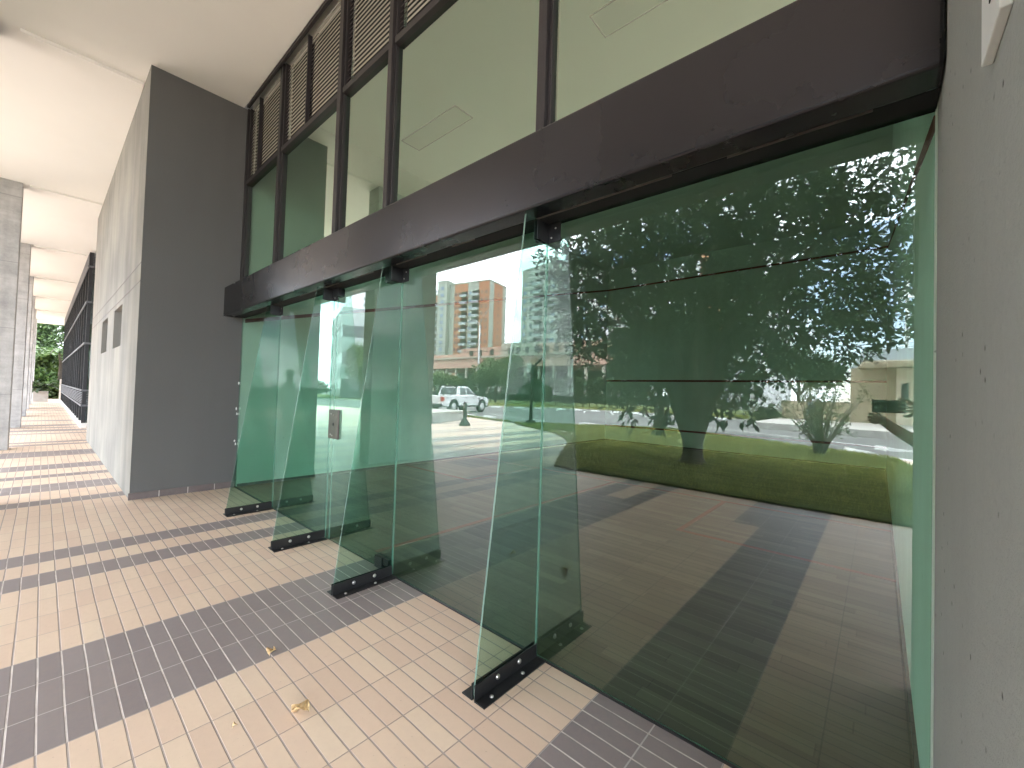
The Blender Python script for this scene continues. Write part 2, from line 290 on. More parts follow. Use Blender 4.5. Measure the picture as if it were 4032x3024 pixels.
MT = dict(
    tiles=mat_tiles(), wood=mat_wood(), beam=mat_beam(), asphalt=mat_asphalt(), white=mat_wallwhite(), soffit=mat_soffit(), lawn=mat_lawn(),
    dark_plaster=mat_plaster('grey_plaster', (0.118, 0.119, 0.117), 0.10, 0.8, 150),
    lt_plaster=mat_plaster('pale_concrete', (0.31, 0.305, 0.285), 0.34, 0.35, 60, warm=(0.35, 0.33, 0.29)),
    rt_plaster=mat_plaster('brown_grey_plaster', (0.35, 0.368, 0.35), 0.14, 1.0, 110, pits=0.95),
    concrete=mat_concrete('cast_concrete', (0.42, 0.42, 0.42)),
    skirt=mat_plain('dark_skirting', (0.115, 0.092, 0.09), 0.5, 0.15, 9),
    grout=mat_plain('pale_grout', (0.5, 0.46, 0.42), 0.9),
    glass=mat_glass('green_glass', (0.66, 0.92, 0.79), 0.074), fin=mat_glass('fin_glass', (0.47, 0.69, 0.60), 0.018), clear=mat_glass('clerestory_glass', (0.74, 1.0, 0.82), 0.22, (0.86, 1.0, 0.88)), edge=mat_edge(),
    dglass=mat_glass('dark_glass', (0.18, 0.24, 0.26), 0.05),
    black=mat_plain('black_steel', (0.012, 0.012, 0.013), 0.38, 0.25, 30, bump=0.15), steel=mat_plain('bright_steel', (0.55, 0.53, 0.5), 0.3, 0.1, 40, 1.0),
    lock=mat_plain('brown_anodised', (0.16, 0.135, 0.125), 0.4, 0.08, 20, 0.6),
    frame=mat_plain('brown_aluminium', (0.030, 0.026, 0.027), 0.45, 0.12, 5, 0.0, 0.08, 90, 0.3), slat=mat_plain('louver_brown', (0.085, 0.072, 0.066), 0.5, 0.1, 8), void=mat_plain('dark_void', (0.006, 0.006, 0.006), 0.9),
    lit_blade=mat_plain('louver_lit_brown', (0.36, 0.34, 0.285), 0.7, 0.05, 2),  # brown louver blades with the light put into the colour
    redf=mat_plain('floor_red', (0.20, 0.055, 0.04), 0.6, 0.1, 9),
    red=mat_plain('court_red', (0.20, 0.022, 0.018), 0.6, 0.1, 9), ceil=mat_plain('court_ceiling_paint', (0.84, 0.83, 0.78), 0.8, 0.03, 1),
    lamp=mat_plain('lamp_diffuser', (0.68, 0.67, 0.60), 0.5, 0.03, 3), lframe=mat_plain('lamp_frame', (0.10, 0.10, 0.09), 0.5),
    facade=mat_plain('facade_black', (0.022, 0.024, 0.028), 0.35, 0.2, 8), rail=mat_plain('facade_rail', (0.13, 0.135, 0.15), 0.4), plinth=mat_plain('white_plinth', (0.72, 0.71, 0.69), 0.7, 0.1, 5),
    leaf=mat_leaf('tree_leaf', (0.016, 0.032, 0.010), (0.040, 0.072, 0.018), (0.085, 0.13, 0.03)),
    leaf2=mat_leaf('bush_leaf', (0.05, 0.085, 0.024), (0.12, 0.18, 0.05), (0.22, 0.29, 0.09)), leaf3=mat_leaf('yellow_leaf', (0.06, 0.09, 0.02), (0.15, 0.19, 0.045), (0.24, 0.26, 0.07)),
    hedge=mat_leaf('hedge_leaf', (0.024, 0.045, 0.016), (0.065, 0.11, 0.033), (0.14, 0.19, 0.055)), fern=mat_leaf('fern_leaf', (0.025, 0.055, 0.016), (0.07, 0.125, 0.03), (0.14, 0.2, 0.06)),
    grass=mat_leaf('grass_blade', (0.085, 0.115, 0.022), (0.27, 0.31, 0.06), (0.52, 0.48, 0.20), 0.6, 0.25, 2.6, 0.72),
    bark=mat_plain('bark', (0.070, 0.055, 0.042), 0.95, 0.4, 14, bump=0.8, bscale=35), twig=mat_plain('grey_twig', (0.16, 0.14, 0.115), 0.9, 0.25, 20),
    kerb=mat_plain('kerb_concrete', (0.42, 0.40, 0.37), 0.9, 0.15, 3), wpaint=mat_plain('white_paint', (0.80, 0.80, 0.78), 0.6, 0.05, 5), dirt=mat_plain('bare_verge', (0.20, 0.17, 0.10), 0.95, 0.3, 2),
    orange=mat_brick('orange_brick', (0.50, 0.22, 0.12), (0.44, 0.20, 0.11), (0.42, 0.27, 0.19)), sage=mat_plain('sage_render', (0.36, 0.38, 0.32), 0.9, 0.06, 0.4), greyt=mat_plain('grey_render', (0.42, 0.41, 0.37), 0.9, 0.12, 0.3),
    whitet=mat_plain('white_render', (0.70, 0.70, 0.70), 0.9, 0.04, 0.4), pink=mat_brick('pink_block', (0.52, 0.29, 0.22), (0.47, 0.27, 0.21), (0.5, 0.4, 0.34), 1.0), raw=mat_plain('raw_slab', (0.36, 0.33, 0.27), 0.9, 0.15, 0.5),
    win=mat_pane_far('far_window', (0.05, 0.06, 0.07)), winb=mat_pane_far('far_window_blue', (0.14, 0.22, 0.34)), hole=mat_plain('dark_room', (0.035, 0.033, 0.030), 0.9), rails=mat_plain('balcony_glass', (0.33, 0.36, 0.36), 0.25, 0.2, 2),
    beigeblk=mat_brick('beige_block', (0.44, 0.37, 0.25), (0.40, 0.34, 0.23), (0.34, 0.29, 0.2), 1.2), fascia=mat_plain('grey_fascia', (0.30, 0.34, 0.35), 0.7, 0.06, 1), canopy=mat_plain('canopy_soffit', (0.62, 0.55, 0.42), 0.8, 0.04, 2),
    car=NT('car_white'), tyre=mat_plain('tyre_rubber', (0.018, 0.018, 0.018), 0.85), carglass=mat_pane_far('car_glass', (0.03, 0.04, 0.045)), carblack=mat_plain('black_plastic', (0.02, 0.02, 0.021), 0.5), tail=mat_plain('tail_light_red', (0.42, 0.03, 0.025), 0.2), rim=mat_plain('wheel_silver', (0.62, 0.62, 0.62), 0.3, 0.05, 5, 0.4),
    iron=mat_plain('dark_green_iron', (0.020, 0.028, 0.024), 0.5, 0.2, 10), sign=mat_plain('sign_white', (0.75, 0.77, 0.76), 0.5, 0.04), ink=mat_plain('sign_ink', (0.015, 0.015, 0.015), 0.6), galv=mat_plain('galvanised', (0.55, 0.56, 0.56), 0.5, 0.1, 4),
    skin=mat_plain('skin', (0.36, 0.20, 0.14), 0.55, 0.06, 12), navy=mat_plain('navy_cloth', (0.035, 0.045, 0.08), 0.9), dark_cloth=mat_plain('dark_cloth', (0.025, 0.025, 0.03), 0.9), blue_cloth=mat_plain('blue_cloth', (0.10, 0.16, 0.27), 0.9), hair=mat_plain('dark_hair', (0.015, 0.011, 0.009), 0.6), phone=mat_plain('phone_black', (0.012, 0.012, 0.014), 0.25),
    dry=mat_plain('dry_leaf_tan', (0.62, 0.43, 0.22), 0.5, 0.4, 60), pot=mat_plain('pot_concrete', (0.38, 0.355, 0.33), 0.9, 0.15, 4), cable=mat_plain('cable_black', (0.02, 0.02, 0.02), 0.7),
)
_t = MT['car']; MT['car'] = _t.done(_t.bsdf((0.78, 0.78, 0.78), 0.25, 0, 0.5, None, Coat_Weight=0.6))

# ------------------------------------------------------------------ geometry helpers
class MB:
    def __init__(s): s.v, s.f, s.m, s.sm = [], [], [], []
    def add(s, vs, fs, m=0, smooth=False, X=None):
        o = len(s.v)
        s.v += [tuple(X @ Vector(p)) for p in vs] if X is not None else [tuple(p) for p in vs]
        for f in fs: s.f.append(tuple(i+o for i in f)); s.m.append(m); s.sm.append(smooth)
        return s
    def box(s, x0, y0, z0, x1, y1, z1, m=0, X=None):
        x0, x1 = min(x0, x1), max(x0, x1); y0, y1 = min(y0, y1), max(y0, y1); z0, z1 = min(z0, z1), max(z0, z1)
        vs = [(x0, y0, z0), (x1, y0, z0), (x1, y1, z0), (x0, y1, z0), (x0, y0, z1), (x1, y0, z1), (x1, y1, z1), (x0, y1, z1)]
        return s.add(vs, [(0, 3, 2, 1), (4, 5, 6, 7), (0, 1, 5, 4), (1, 2, 6, 5), (2, 3, 7, 6), (3, 0, 4, 7)], m, False, X)
    def prism(s, poly, a, b, axis='z', m=0, X=None, side=None):
        n = len(poly)
        def P(p, t): return (p[0], p[1], t) if axis == 'z' else ((p[0], t, p[1]) if axis == 'y' else (t, p[0], p[1]))
        vs = [P(p, a) for p in poly] + [P(p, b) for p in poly]
        ar = sum(poly[i][0]*poly[(i+1) % n][1]-poly[(i+1) % n][0]*poly[i][1] for i in range(n))
        flip = (ar < 0) ^ (b < a) ^ (axis == 'y')
        fs = [tuple(range(n-1, -1, -1)), tuple(range(n, 2*n))]; sd = [(i, (i+1) % n, n+(i+1) % n, n+i) for i in range(n)]
        if flip: fs = [f[::-1] for f in fs]; sd = [f[::-1] for f in sd]
        s.add(vs, fs, m, False, X); o = len(s.v)-2*n
        for f in sd: s.f.append(tuple(i+o for i in f)); s.m.append(m if side is None else side); s.sm.append(False)
        return s
    def tube(s, pts, rad, seg=8, m=0, X=None, caps=True):
        pts = [Vector(p) for p in pts]; rad = rad if isinstance(rad, (list, tuple)) else [rad]*len(pts)
        vs, fs = [], []; prev = None
        for i, p in enumerate(pts):
            d = (pts[min(i+1, len(pts)-1)]-pts[max(i-1, 0)]).normalized()
            if prev is None: a = d.orthogonal().normalized()
            else:
                a = prev - d*prev.dot(d); a = a.normalized() if a.length > 1e-6 else d.orthogonal().normalized()
            prev = a; b = d.cross(a)
            for k in range(seg):
                t = 2*PI*k/seg; vs.append(p+(a*math.cos(t)+b*math.sin(t))*rad[i])
        for i in range(len(pts)-1):
            for k in range(seg):
                k2 = (k+1) % seg; fs.append((i*seg+k, i*seg+k2, (i+1)*seg+k2, (i+1)*seg+k))
        if caps: fs.append(tuple(range(seg-1, -1, -1))); fs.append(tuple((len(pts)-1)*seg+k for k in range(seg)))
        return s.add(vs, fs, m, True, X)
    def lathe(s, prof, seg=20, m=0, X=None):
        vs, fs = [], []
        for r, z in prof:
            for k in range(seg): t = 2*PI*k/seg; vs.append((r*math.cos(t), r*math.sin(t), z))
        n = len(prof)
        for i in range(n-1):
            for k in range(seg): k2 = (k+1) % seg; fs.append((i*seg+k, i*seg+k2, (i+1)*seg+k2, (i+1)*seg+k))
        fs.append(tuple(range(seg-1, -1, -1))); fs.append(tuple((n-1)*seg+k for k in range(seg)))
        return s.add(vs, fs, m, True, X)
    def build(s, name, mats, parent=None, bevel=0.0, loc=None):
        me = bpy.data.meshes.new(name); me.from_pydata(s.v, [], s.f)
        for mt in (mats if isinstance(mats, (list, tuple)) else [mats]): me.materials.append(MT[mt] if isinstance(mt, str) else mt)
        me.polygons.foreach_set('material_index', s.m); me.polygons.foreach_set('use_smooth', s.sm); me.update()
        o = bpy.data.objects.new(name, me); COL.objects.link(o)
        if parent is not None: o.parent = parent
        if loc is not None: o.location = loc
        if bevel:
            b = o.modifiers.new('bevel', 'BEVEL'); b.width = bevel; b.segments = 3; b.limit_method = 'ANGLE'; b.angle_limit = math.radians(50)
        return o

def tag(o, label=None, cat=None, group=None, kind=None):
    if label: o['label'] = label
    if cat: o['category'] = cat
    if group: o['group'] = group
    if kind: o['kind'] = kind
    return o
def thing(name, label, cat, loc=(0, 0, 0), rz=0.0, group=None):
    o = bpy.data.objects.new(name, None); COL.objects.link(o); o.location = loc; o.rotation_euler = (0, 0, rz); o.empty_display_size = 0.2
    return tag(o, label, cat, group)
def copy_tree(o, parent=None):
    c = o.copy(); COL.objects.link(c)
    if parent is not None: c.parent = parent
    for ch in list(o.children): copy_tree(ch, c)
    return c
def arr_mesh(name, V, F, mat, parent=None, smooth=False):
    me = bpy.data.meshes.new(name); V = np.asarray(V, np.float32); F = np.asarray(F, np.int32)
    me.vertices.add(len(V)); me.vertices.foreach_set('co', V.ravel())
    k = F.shape[1]; me.loops.add(F.size); me.loops.foreach_set('vertex_index', F.ravel())
    me.polygons.add(len(F)); me.polygons.foreach_set('loop_start', np.arange(0, F.size, k, dtype=np.int32)); me.polygons.foreach_set('loop_total', np.full(len(F), k, np.int32))
    me.materials.append(MT[mat]); me.update(calc_edges=True); me.validate()
    o = bpy.data.objects.new(name, me); COL.objects.link(o)
    if parent is not None: o.parent = parent
    return o
def leaves_at(P, D, rng, ln, wd, var=0.3):
    """leaf blades: base points P, directions D -> bent four-sided blades"""
    n = len(P); D = D/np.linalg.norm(D, axis=1, keepdims=True)
    R = rng.normal(size=(n, 3)); W = np.cross(D, R); W /= np.linalg.norm(W, axis=1, keepdims=True)+1e-9
    N = np.cross(W, D); s = (1+var*rng.uniform(-1, 1, (n, 1)))
    l = ln*s; w_ = wd*s*0.5; b = 0.12*l
    V = np.stack([P, P+D*l*0.5+W*w_-N*b*0.2, P+D*l-N*b, P+D*l*0.5-W*w_-N*b*0.2], 1).reshape(-1, 3)
    F = np.arange(4*n).reshape(n, 4); return V, F
def twigs(rng, C, k, spread, ln, wd, out_center=None, droop=0.2):
    """k leaves on a short twig at every centre"""
    n = len(C); T = rng.normal(size=(n, 3))
    if out_center is not None:
        O = C-np.asarray(out_center); T = T*0.7+O/(np.linalg.norm(O, axis=1, keepdims=True)+1e-6)
    T /= np.linalg.norm(T, axis=1, keepdims=True)
    t = rng.uniform(-0.5, 0.5, (n, k, 1))*spread
    P = C[:, None, :]+T[:, None, :]*t+rng.normal(size=(n, k, 3))*spread*0.06
    D = T[:, None, :]*0.6+rng.normal(size=(n, k, 3))*0.6; D[:, :, 2] -= droop
    return leaves_at(P.reshape(-1, 3), D.reshape(-1, 3), rng, ln, wd)

# ------------------------------------------------------------------ setting: ground, road, paving, lawn
Z0 = -0.10
MB().add([(-900, -900, Z0), (900, -900, Z0), (900, 900, Z0), (-900, 900, Z0)], [(0, 1, 2, 3)]).build('ground', 'asphalt')['kind'] = 'structure'
pav = [(16, 0.0), (-46, 0.0), (-46, -10.5), (-17.2, -13.7), (-14.9, -12.95), (-12.4, -12.45), (-10.6, -13.9), (-6.7, -16.45), (-3.8, -14.65), (-0.85, -13.1), (0.32, -12.3), (4, -11.6), (16, -10.5)]
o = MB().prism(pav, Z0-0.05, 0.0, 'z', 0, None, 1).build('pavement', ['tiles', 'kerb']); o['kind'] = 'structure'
lawn_poly = [(1.3, -4.62), (-4.5, -4.62), (-4.75, -5.05), (-5.3, -6.0), (-5.85, -7.0), (-6.35, -7.9), (-7.7, -9.45), (-8.6, -10.15), (-11.9, -12.0), (-12.2, -12.35), (-10.5, -13.75), (-6.7, -16.3), (-3.8, -14.5), (-0.85, -12.95), (0.32, -12.15), (0.8, -9.0)]
o = MB().prism(lawn_poly, 0.004, 0.03, 'z').build('lawn', 'lawn'); o['kind'] = 'structure'
isl = [(-17.0, -13.62), (-15.0, -12.95), (-12.6, -12.5), (-12.75, -12.75), (-14.4, -13.0), (-16.6, -13.72)]
o = MB().prism(isl, 0.004, 0.03, 'z').build('grass_strip', 'lawn'); o['kind'] = 'structure'
# stone edging round the lawn's plaza side
e = MB()
def edging(pts, wdt, z0, z1):
    for a, b in zip(pts, pts[1:]):
        a, b = Vector(a), Vector(b); d = (b-a).normalized(); n = Vector((-d.y, d.x))*wdt
        e.prism([a, b, b-n, a-n], z0, z1, 'z')
edging([(1.3, -4.62), (-4.5, -4.62), (-4.75, -5.05), (-5.3, -6.0), (-5.85, -7.0), (-6.35, -7.9), (-7.7, -9.45), (-8.6, -10.15), (-11.9, -12.0)][::-1], 0.10, 0.002, 0.014)
e.build('lawn_kerb', 'skirt')['kind'] = 'structure'
# far verge with kerb
verge = [(-80, -17), (-45, -23.5), (-29.5, -28.3), (-23.5, -32.8), (-15, -33.0), (-7.5, -31.2), (-5.2, -31.0), (-5.2, -60), (-80, -60)]
o = MB().prism(verge, Z0-0.05, 0.03, 'z', 0, None, 1).build('verge', ['lawn', 'kerb']); o['kind'] = 'structure'
dirt = [(-44.5, -24.2), (-29.7, -28.9), (-23.6, -33.4), (-15, -33.6), (-8, -32.0), (-8, -34.5), (-15, -36.0), (-26, -36), (-44, -30)]
o = MB().prism(dirt, 0.031, 0.036, 'z').build('verge_soil', 'dirt'); o['kind'] = 'structure'
# raised footway before the guardhouse
plat = [(-5.0, -23.2), (0.3, -21.6), (9, -19.4), (9, -33), (-5.2, -33)]
o = MB().prism(plat, Z0-0.05, 0.22, 'z', 0, None, 1).build('footway', ['kerb', 'kerb']); o['kind'] = 'structure'
# painted lines on the road
pl = MB()
def line(a, b, wd, z=Z0+0.004):
    a, b = Vector((*a, 0)), Vector((*b, 0)); d = (b-a).normalized(); n = Vector((-d.y, d.x, 0))*wd/2
    vs = [a-n, b-n, b+n, a+n]; pl.add([(p.x, p.y, z) for p in vs], [(0, 1, 2, 3)])
line((-7.4, -21.2), (-4.6, -19.8), 0.12); line((-4.6, -19.8), (0.2, -16.9), 0.14); line((0.2, -16.9), (3.5, -15.0), 0.14)
for k in range(6):
    x = -26+k*2.7; line((x, -29.0-min(3, max(0, (x+29)*0.5))), (x+2.2, -25.2-min(3, max(0, (x+29)*0.5))), 0.10)
line((-20, -18.6), (-14, -16.0), 0.1); line((-2.6, -14.9), (0.8, -13.3), 0.25)
pl.build('road_marking', 'wpaint')['kind'] = 'structure'

# grass blades
def in_poly(x, y, poly):
    c = np.zeros(len(x), bool); n = len(poly)
    for i in range(n):
        x1, y1 = poly[i]; x2, y2 = poly[(i+1) % n]
        cnd = ((y1 > y) != (y2 > y)) & (x < (x2-x1)*(y-y1)/((y2-y1) if y2 != y1 else 1e-9)+x1); c ^= cnd
    return c
rng = np.random.default_rng(5)
def grass(name, poly, n, h, label):
    P = np.array(poly); x = rng.uniform(P[:, 0].min(), P[:, 0].max(), n); y = rng.uniform(P[:, 1].min(), P[:, 1].max(), n)
    k = in_poly(x, y, poly); x, y = x[k], y[k]
    B = np.stack([x, y, np.full_like(x, 0.028)], 1); D = rng.normal(size=B.shape)*0.55; D[:, 2] = 1.0
    V, F = leaves_at(B, D, rng, h, h*0.16, 0.45)
    o = arr_mesh(name, V, F, 'grass'); return tag(o, label, 'grass', None, 'stuff')
grass('grass', lawn_poly, 150000, 0.07, 'mown green grass blades of the lawn under the big tree')
grass('grass', isl, 9000, 0.07, 'thin strip of grass beside the low concrete planter wall')
grass('grass', [(-45, -24), (-29.5, -28.6), (-23.5, -33.1), (-15, -33.4), (-7.5, -31.6), (-7, -37), (-45, -37)], 60000, 0.13, 'rough verge grass along the foot of the hedge')

# ------------------------------------------------------------------ soffit, court shell
XL, XR, HC = -6.28, 0.12, 4.97
YB = -1.02
so_ = MB(); so_.box(-41, -6.1, HC, 16, -0.09, HC+0.42)
o = so_.build('ceiling', 'soffit'); o['kind'] = 'structure'
cz = MB()                                                            # shallow downstands where the piers meet the soffit
for k in range(7): cz.box(-7.0-5.27*k+0.02, -2.0, HC-0.035, -6.72-5.27*k, -1.03, HC+0.01)
o = cz.build('ceiling_rib', 'soffit'); o['kind'] = 'structure'
o = MB().box(-41, -0.088, HC+0.25, 16, 13, HC+0.62).build('roof', 'concrete'); o['kind'] = 'structure'
CE = 5.2
fl = MB(); fl.box(XL, 0.012, -0.12, XR, 9.75, -0.004); o = fl.build('floor', 'wood'); o['kind'] = 'structure'
o = MB().box(XL, 0.06, CE, XR, 9.75, CE+0.019).build('court_ceiling', 'ceil'); o['kind'] = 'structure'
lines = MB(); lines.box(XL, 4.24, -0.004, XR, 4.29, -0.001); lines.box(-3.105, 0.15, -0.004, -3.055, 4.24, -0.001)
for sx in (XL+1.6, XR-1.65): lines.box(sx, 2.64, -0.004, sx+0.05, 4.24, -0.001)
lines.box(XL, 2.59, -0.004, XL+1.65, 2.64, -0.001); lines.box(XR-1.65, 2.59, -0.004, XR, 2.64, -0.001)
lines.build('floor_line', 'redf')['kind'] = 'structure'
# side walls of the court carry a sloping red line
def court_side(x0, x1, xf, sgn, label):
    t = thing('court_wall', label, 'wall', group='white walls inside the court')
    MB().box(x0, 0.014, -0.1, x1, 9.95, 5.3).build('wall_panel', 'white', t)
    b = MB(); xa, xb = xf, xf+sgn*0.003
    b.prism([(0.03, 2.15), (9.747, 4.57), (9.747, 4.62), (0.03, 2.20)], xa, xb, 'x'); b.build('out_line', 'red', t)
    b = MB(); b.box(xf, 0.02, 0.0, xf+sgn*0.012, 9.74, 0.035); b.build('skirting', 'skirt', t)
court_side(XL-0.25, XL, XL, 1, 'long white court wall on the left with a red line sloping up')
court_side(XR, XR+0.25, XR, -1, 'white court wall on the right, seen as a bright green strip')
t = thing('court_wall', 'white front wall of the court with level red lines across it', 'wall', group='white walls inside the court')
MB().box(XL, 9.75, -0.1, XR, 9.95, 5.3).build('wall_panel', 'white', t)
for z, h in ((0.43, 0.05), (1.78, 0.05), (4.57, 0.05)): MB().box(XL+0.003, 9.747, z, XR-0.003, 9.75, z+h).build('court_line', 'red', t)
MB().box(XL+0.01, 9.735, 0.0, XR-0.01, 9.747, 0.03).build('skirting', 'skirt', t)
# ceiling light panels of the court
def ceiling_light(x, y, label):
    t = thing('ceiling_light', label, 'light', (x, y, CE), 0, 'unlit ceiling panels of the court')
    MB().box(-0.62, -0.155, -0.010, 0.62, 0.155, -0.003).build('diffuser', 'lamp', t)
    f = MB()
    for a, b, c, d in ((-0.632, -0.167, 0.632, -0.155), (-0.632, 0.155, 0.632, 0.167), (-0.632, -0.155, -0.62, 0.155), (0.62, -0.155, 0.632, 0.155)): f.box(a, b, -0.014, c, d, -0.002)
    f.build('frame', 'lframe', t)
for x, y, l in ((-4.95, 2.0, 'flat rectangular ceiling panel seen through the wide middle clerestory pane'), (-1.61, 2.0, 'flat rectangular ceiling panel seen through the large clerestory pane at the right'),
                (-4.95, 5.2, 'farther ceiling panel over the left half of the court'), (-1.61, 5.2, 'farther ceiling panel over the right half of the court')): ceiling_light(x, y, l)

# ------------------------------------------------------------------ grey plaster block at the left
t = thing('concrete_block', 'tall dark grey plaster block with a pale concrete long side and two square openings', 'wall')
b = MB(); x0, x1 = -13.2, XL
wx = [(-10.72, -9.72), (-8.80, -7.83)]; z0, z1 = 1.82, 2.40
# long side face in pieces round the two openings, 0.3 deep recesses
rows = [(0.0, z0), (z0, z1), (z1, HC)]; cols = [x0, wx[0][0], wx[0][1], wx[1][0], wx[1][1], x1]
for j, (za, zb) in enumerate(rows):
    for i in range(5):
        if j == 1 and i in (1, 3): continue
        b.add([(cols[i], YB, za), (cols[i+1], YB, za), (cols[i+1], YB, zb), (cols[i], YB, zb)], [(0, 1, 2, 3)], 1)
b.add([(x1, YB, 0), (x1, 0, 0), (x1, 0, HC), (x1, YB, HC)], [(0, 1, 2, 3)], 0)
b.add([(x0, 1.2, 0), (x0, YB, 0), (x0, YB, HC), (x0, 1.2, HC)], [(0, 1, 2, 3)], 1)
b.add([(x1, 0, 0), (x0, 1.2, 0), (x0, 1.2, HC), (x1, 0, HC)], [(0, 1, 2, 3)], 0)
b.add([(x0, YB, HC-.001), (x1, YB, HC-.001), (x1, 0, HC-.001), (x0, 1.2, HC-.001)], [(0, 1, 2, 3)], 0)
b.build('body', ['dark_plaster', 'lt_plaster'], t)
for a, c in wx:
    r = MB(); d = YB+0.32
    r.add([(a, YB, z0), (c, YB, z0), (c, YB, z1), (a, YB, z1), (a, d, z0), (c, d, z0), (c, d, z1), (a, d, z1)], [(0, 1, 5, 4), (1, 2, 6, 5), (2, 3, 7, 6), (3, 0, 4, 7)], 0)
    r.add([(a, d, z0), (c, d, z0), (c, d, z1), (a, d, z1)], [(0, 1, 2, 3)], 1)
    r.build('window_recess', ['lt_plaster', 'dark_plaster'], t)
g = MB()
for z in (2.47, 2.68): g.box(x0, YB-0.002, z, x1-0.002, YB+0.001, z+0.012)
g.build('joint_line', 'skirt', t)
sk = MB(); ys = [-1.035, -0.765, -0.496, -0.227, -0.012]
for a, c in zip(ys, ys[1:]): sk.box(XL, a+0.004, 0.0, XL+0.012, c-0.004, 0.078)
sk.build('skirting', 'skirt', t)
gr = MB(); gr.box(XL, -1.03, 0.001, XL+0.009, -0.012, 0.074); gr.build('skirting_grout', 'grout', t)
# white paint chips along the glass junction
for z, y in ((0.56, 0.018), (0.60, 0.03), (0.95, 0.016), (1.02, 0.024), (1.35, 0.012)):
    ch = MB(); n_ = 9; pts_ = [(XL+0.0015, -y+(0.006+0.006*rnd.random())*math.cos(2*PI*q/n_), z+(0.012+0.014*rnd.random())*math.sin(2*PI*q/n_)) for q in range(n_)]
    ch.add(pts_, [tuple(range(n_))]); ch.build('paint_chip', 'wpaint', t)
# right-hand wall, a hand's width from the camera
t = thing('plaster_wall', 'brown grey rough plaster wall end along the right edge', 'wall')
b = MB(); b.box(XR+0.004, -1.06, 0.0, 3.2, 0.010, HC-.002); b.build('body', 'rt_plaster', t, 0.006)
# white sign plate on it
t = thing('wall_sign', 'narrow white sign plate with black stripes high on the brown grey wall', 'sign', (XR+0.004, -0.855, 1.84))
MB().prism([(-0.063, 0.0), (0.064, 0.0), (0.064, 0.33), (-0.063, 0.33)], -0.012, 0.0, 'x').build('plate', 'sign', t, 0.002)
ik = MB()
for k in range(7): ik.prism([(0.006, 0.072+k*0.026), (0.038, 0.09+k*0.026), (0.038, 0.10+k*0.026), (0.006, 0.082+k*0.026)], -0.0135, -0.0125, 'x')
ik.prism([(-0.012, 0.05), (-0.004, 0.05), (-0.004, 0.3), (-0.016, 0.3)], -0.0135, -0.0125, 'x')
ik.build('printed_stripe', 'ink', t)

# ------------------------------------------------------------------ steel beam
BZ0, BZ1, BYF = 2.205, 2.572, -0.217
t = thing('steel_beam', 'thick dark brown painted steel beam running above the glass wall', 'beam')
MB().box(XL+0.002, BYF, BZ0, XR+0.002, -0.10, BZ1).build('box_section', 'beam', t, 0.012)
MB().box(XL+0.002, -0.096, BZ0+0.004, XR+0.002, 0.03, BZ1-0.02).build('inner_section', 'void', t, 0.004)
ws = MB()
for a, c in ((-5.55, -5.1), (-4.2, -3.4), (-3.15, -2.85), (-2.55, -2.2), (-1.95, -1.75), (-1.30, -0.62), (-0.42, -0.02)): ws.box(a, -0.0985, BZ0-0.002, c, -0.0965, BZ0+0.006)  # paler strips stand in for broken light streaks along the underside seam
ws.build('seam_light_streak', 'lock', t)

# ------------------------------------------------------------------ clerestory above the beam
t = thing('clerestory_window', 'tall dark framed clerestory glazing with louvers above the brown beam', 'window')
mull = [(-6.278, -6.225), (-5.125, -5.03), (-3.68, -3.59), (-2.84, -2.765), (-1.36, -1.283), (0.06, 0.118)]
mids = [-5.83, -4.40, None, -2.05, -0.62]
TZ0, TZ1 = 3.945, 3.998
for i, (a, c) in enumerate(mull):
    m_ = MB(); m_.box(a, -0.052, BZ1-0.012, c-0.022, 0.035, HC-.001); m_.box(c-0.0215, -0.026, BZ1-0.015, c, 0.03, HC-.001)
    m_.build('mullion', 'frame', t, 0.003)
for k, ((a, c), (a2, c2)) in enumerate(zip(mull, mull[1:])):
    x0_, x1_ = c, a2; xm = mids[k]
    MB().box(x0_+0.001, -0.045, TZ0, x1_-0.001, 0.034, TZ1).build('transom', 'frame', t, 0.003)
    MB().box(x0_+0.001, -0.004, BZ1-0.018, x1_-0.001, 0.004, TZ0+0.004).build('pane', 'clear', t)
    # louver bank: blades coloured pale as if lit; slots beside posts coloured as unlit
    posts = [x0_] if xm is None else [x0_, xm]
    lv = MB(); bk = MB(); vd = MB(); nsl = 22; pt = (HC-0.04-TZ1)/nsl
    ends = posts[1:]+[x1_]; gap = 0.125
    for p0, p1 in zip(posts, ends):
        for q in range(nsl):
            z = TZ1+0.004+q*pt
            lv.prism([(-0.006, z), (-0.003, z-0.002), (0.012, z+0.022), (0.009, z+0.024)], p0+0.002, p0+gap, 'x')
            bk.prism([(-0.030, z), (-0.027, z-0.002), (-0.016, z+0.030), (-0.019, z+0.032)], p0+gap+0.001, p1-0.004, 'x')
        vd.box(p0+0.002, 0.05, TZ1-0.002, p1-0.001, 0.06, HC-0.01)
    lb = bk.build('louver', 'lit_blade', t)
    lv.build('louver_slat', 'slat', lb); vd.build('louver_void', 'void', lb)
    if xm is not None: MB().box(xm-0.022, -0.04, TZ1-0.002, xm-0.002, 0.0, HC-0.03).build('louver_post', 'frame', lb)
MB().box(XL+0.1, -0.085, HC-0.035, XR-0.1, -0.0555, HC-0.0015).build('head_rail', 'frame', t)
o = MB().box(XL, 0.062, HC-0.6, XR, 0.10, CE+0.02).build('lintel', 'ceil'); tag(o, 'pale lintel strip behind the louvers above the transom', 'wall')

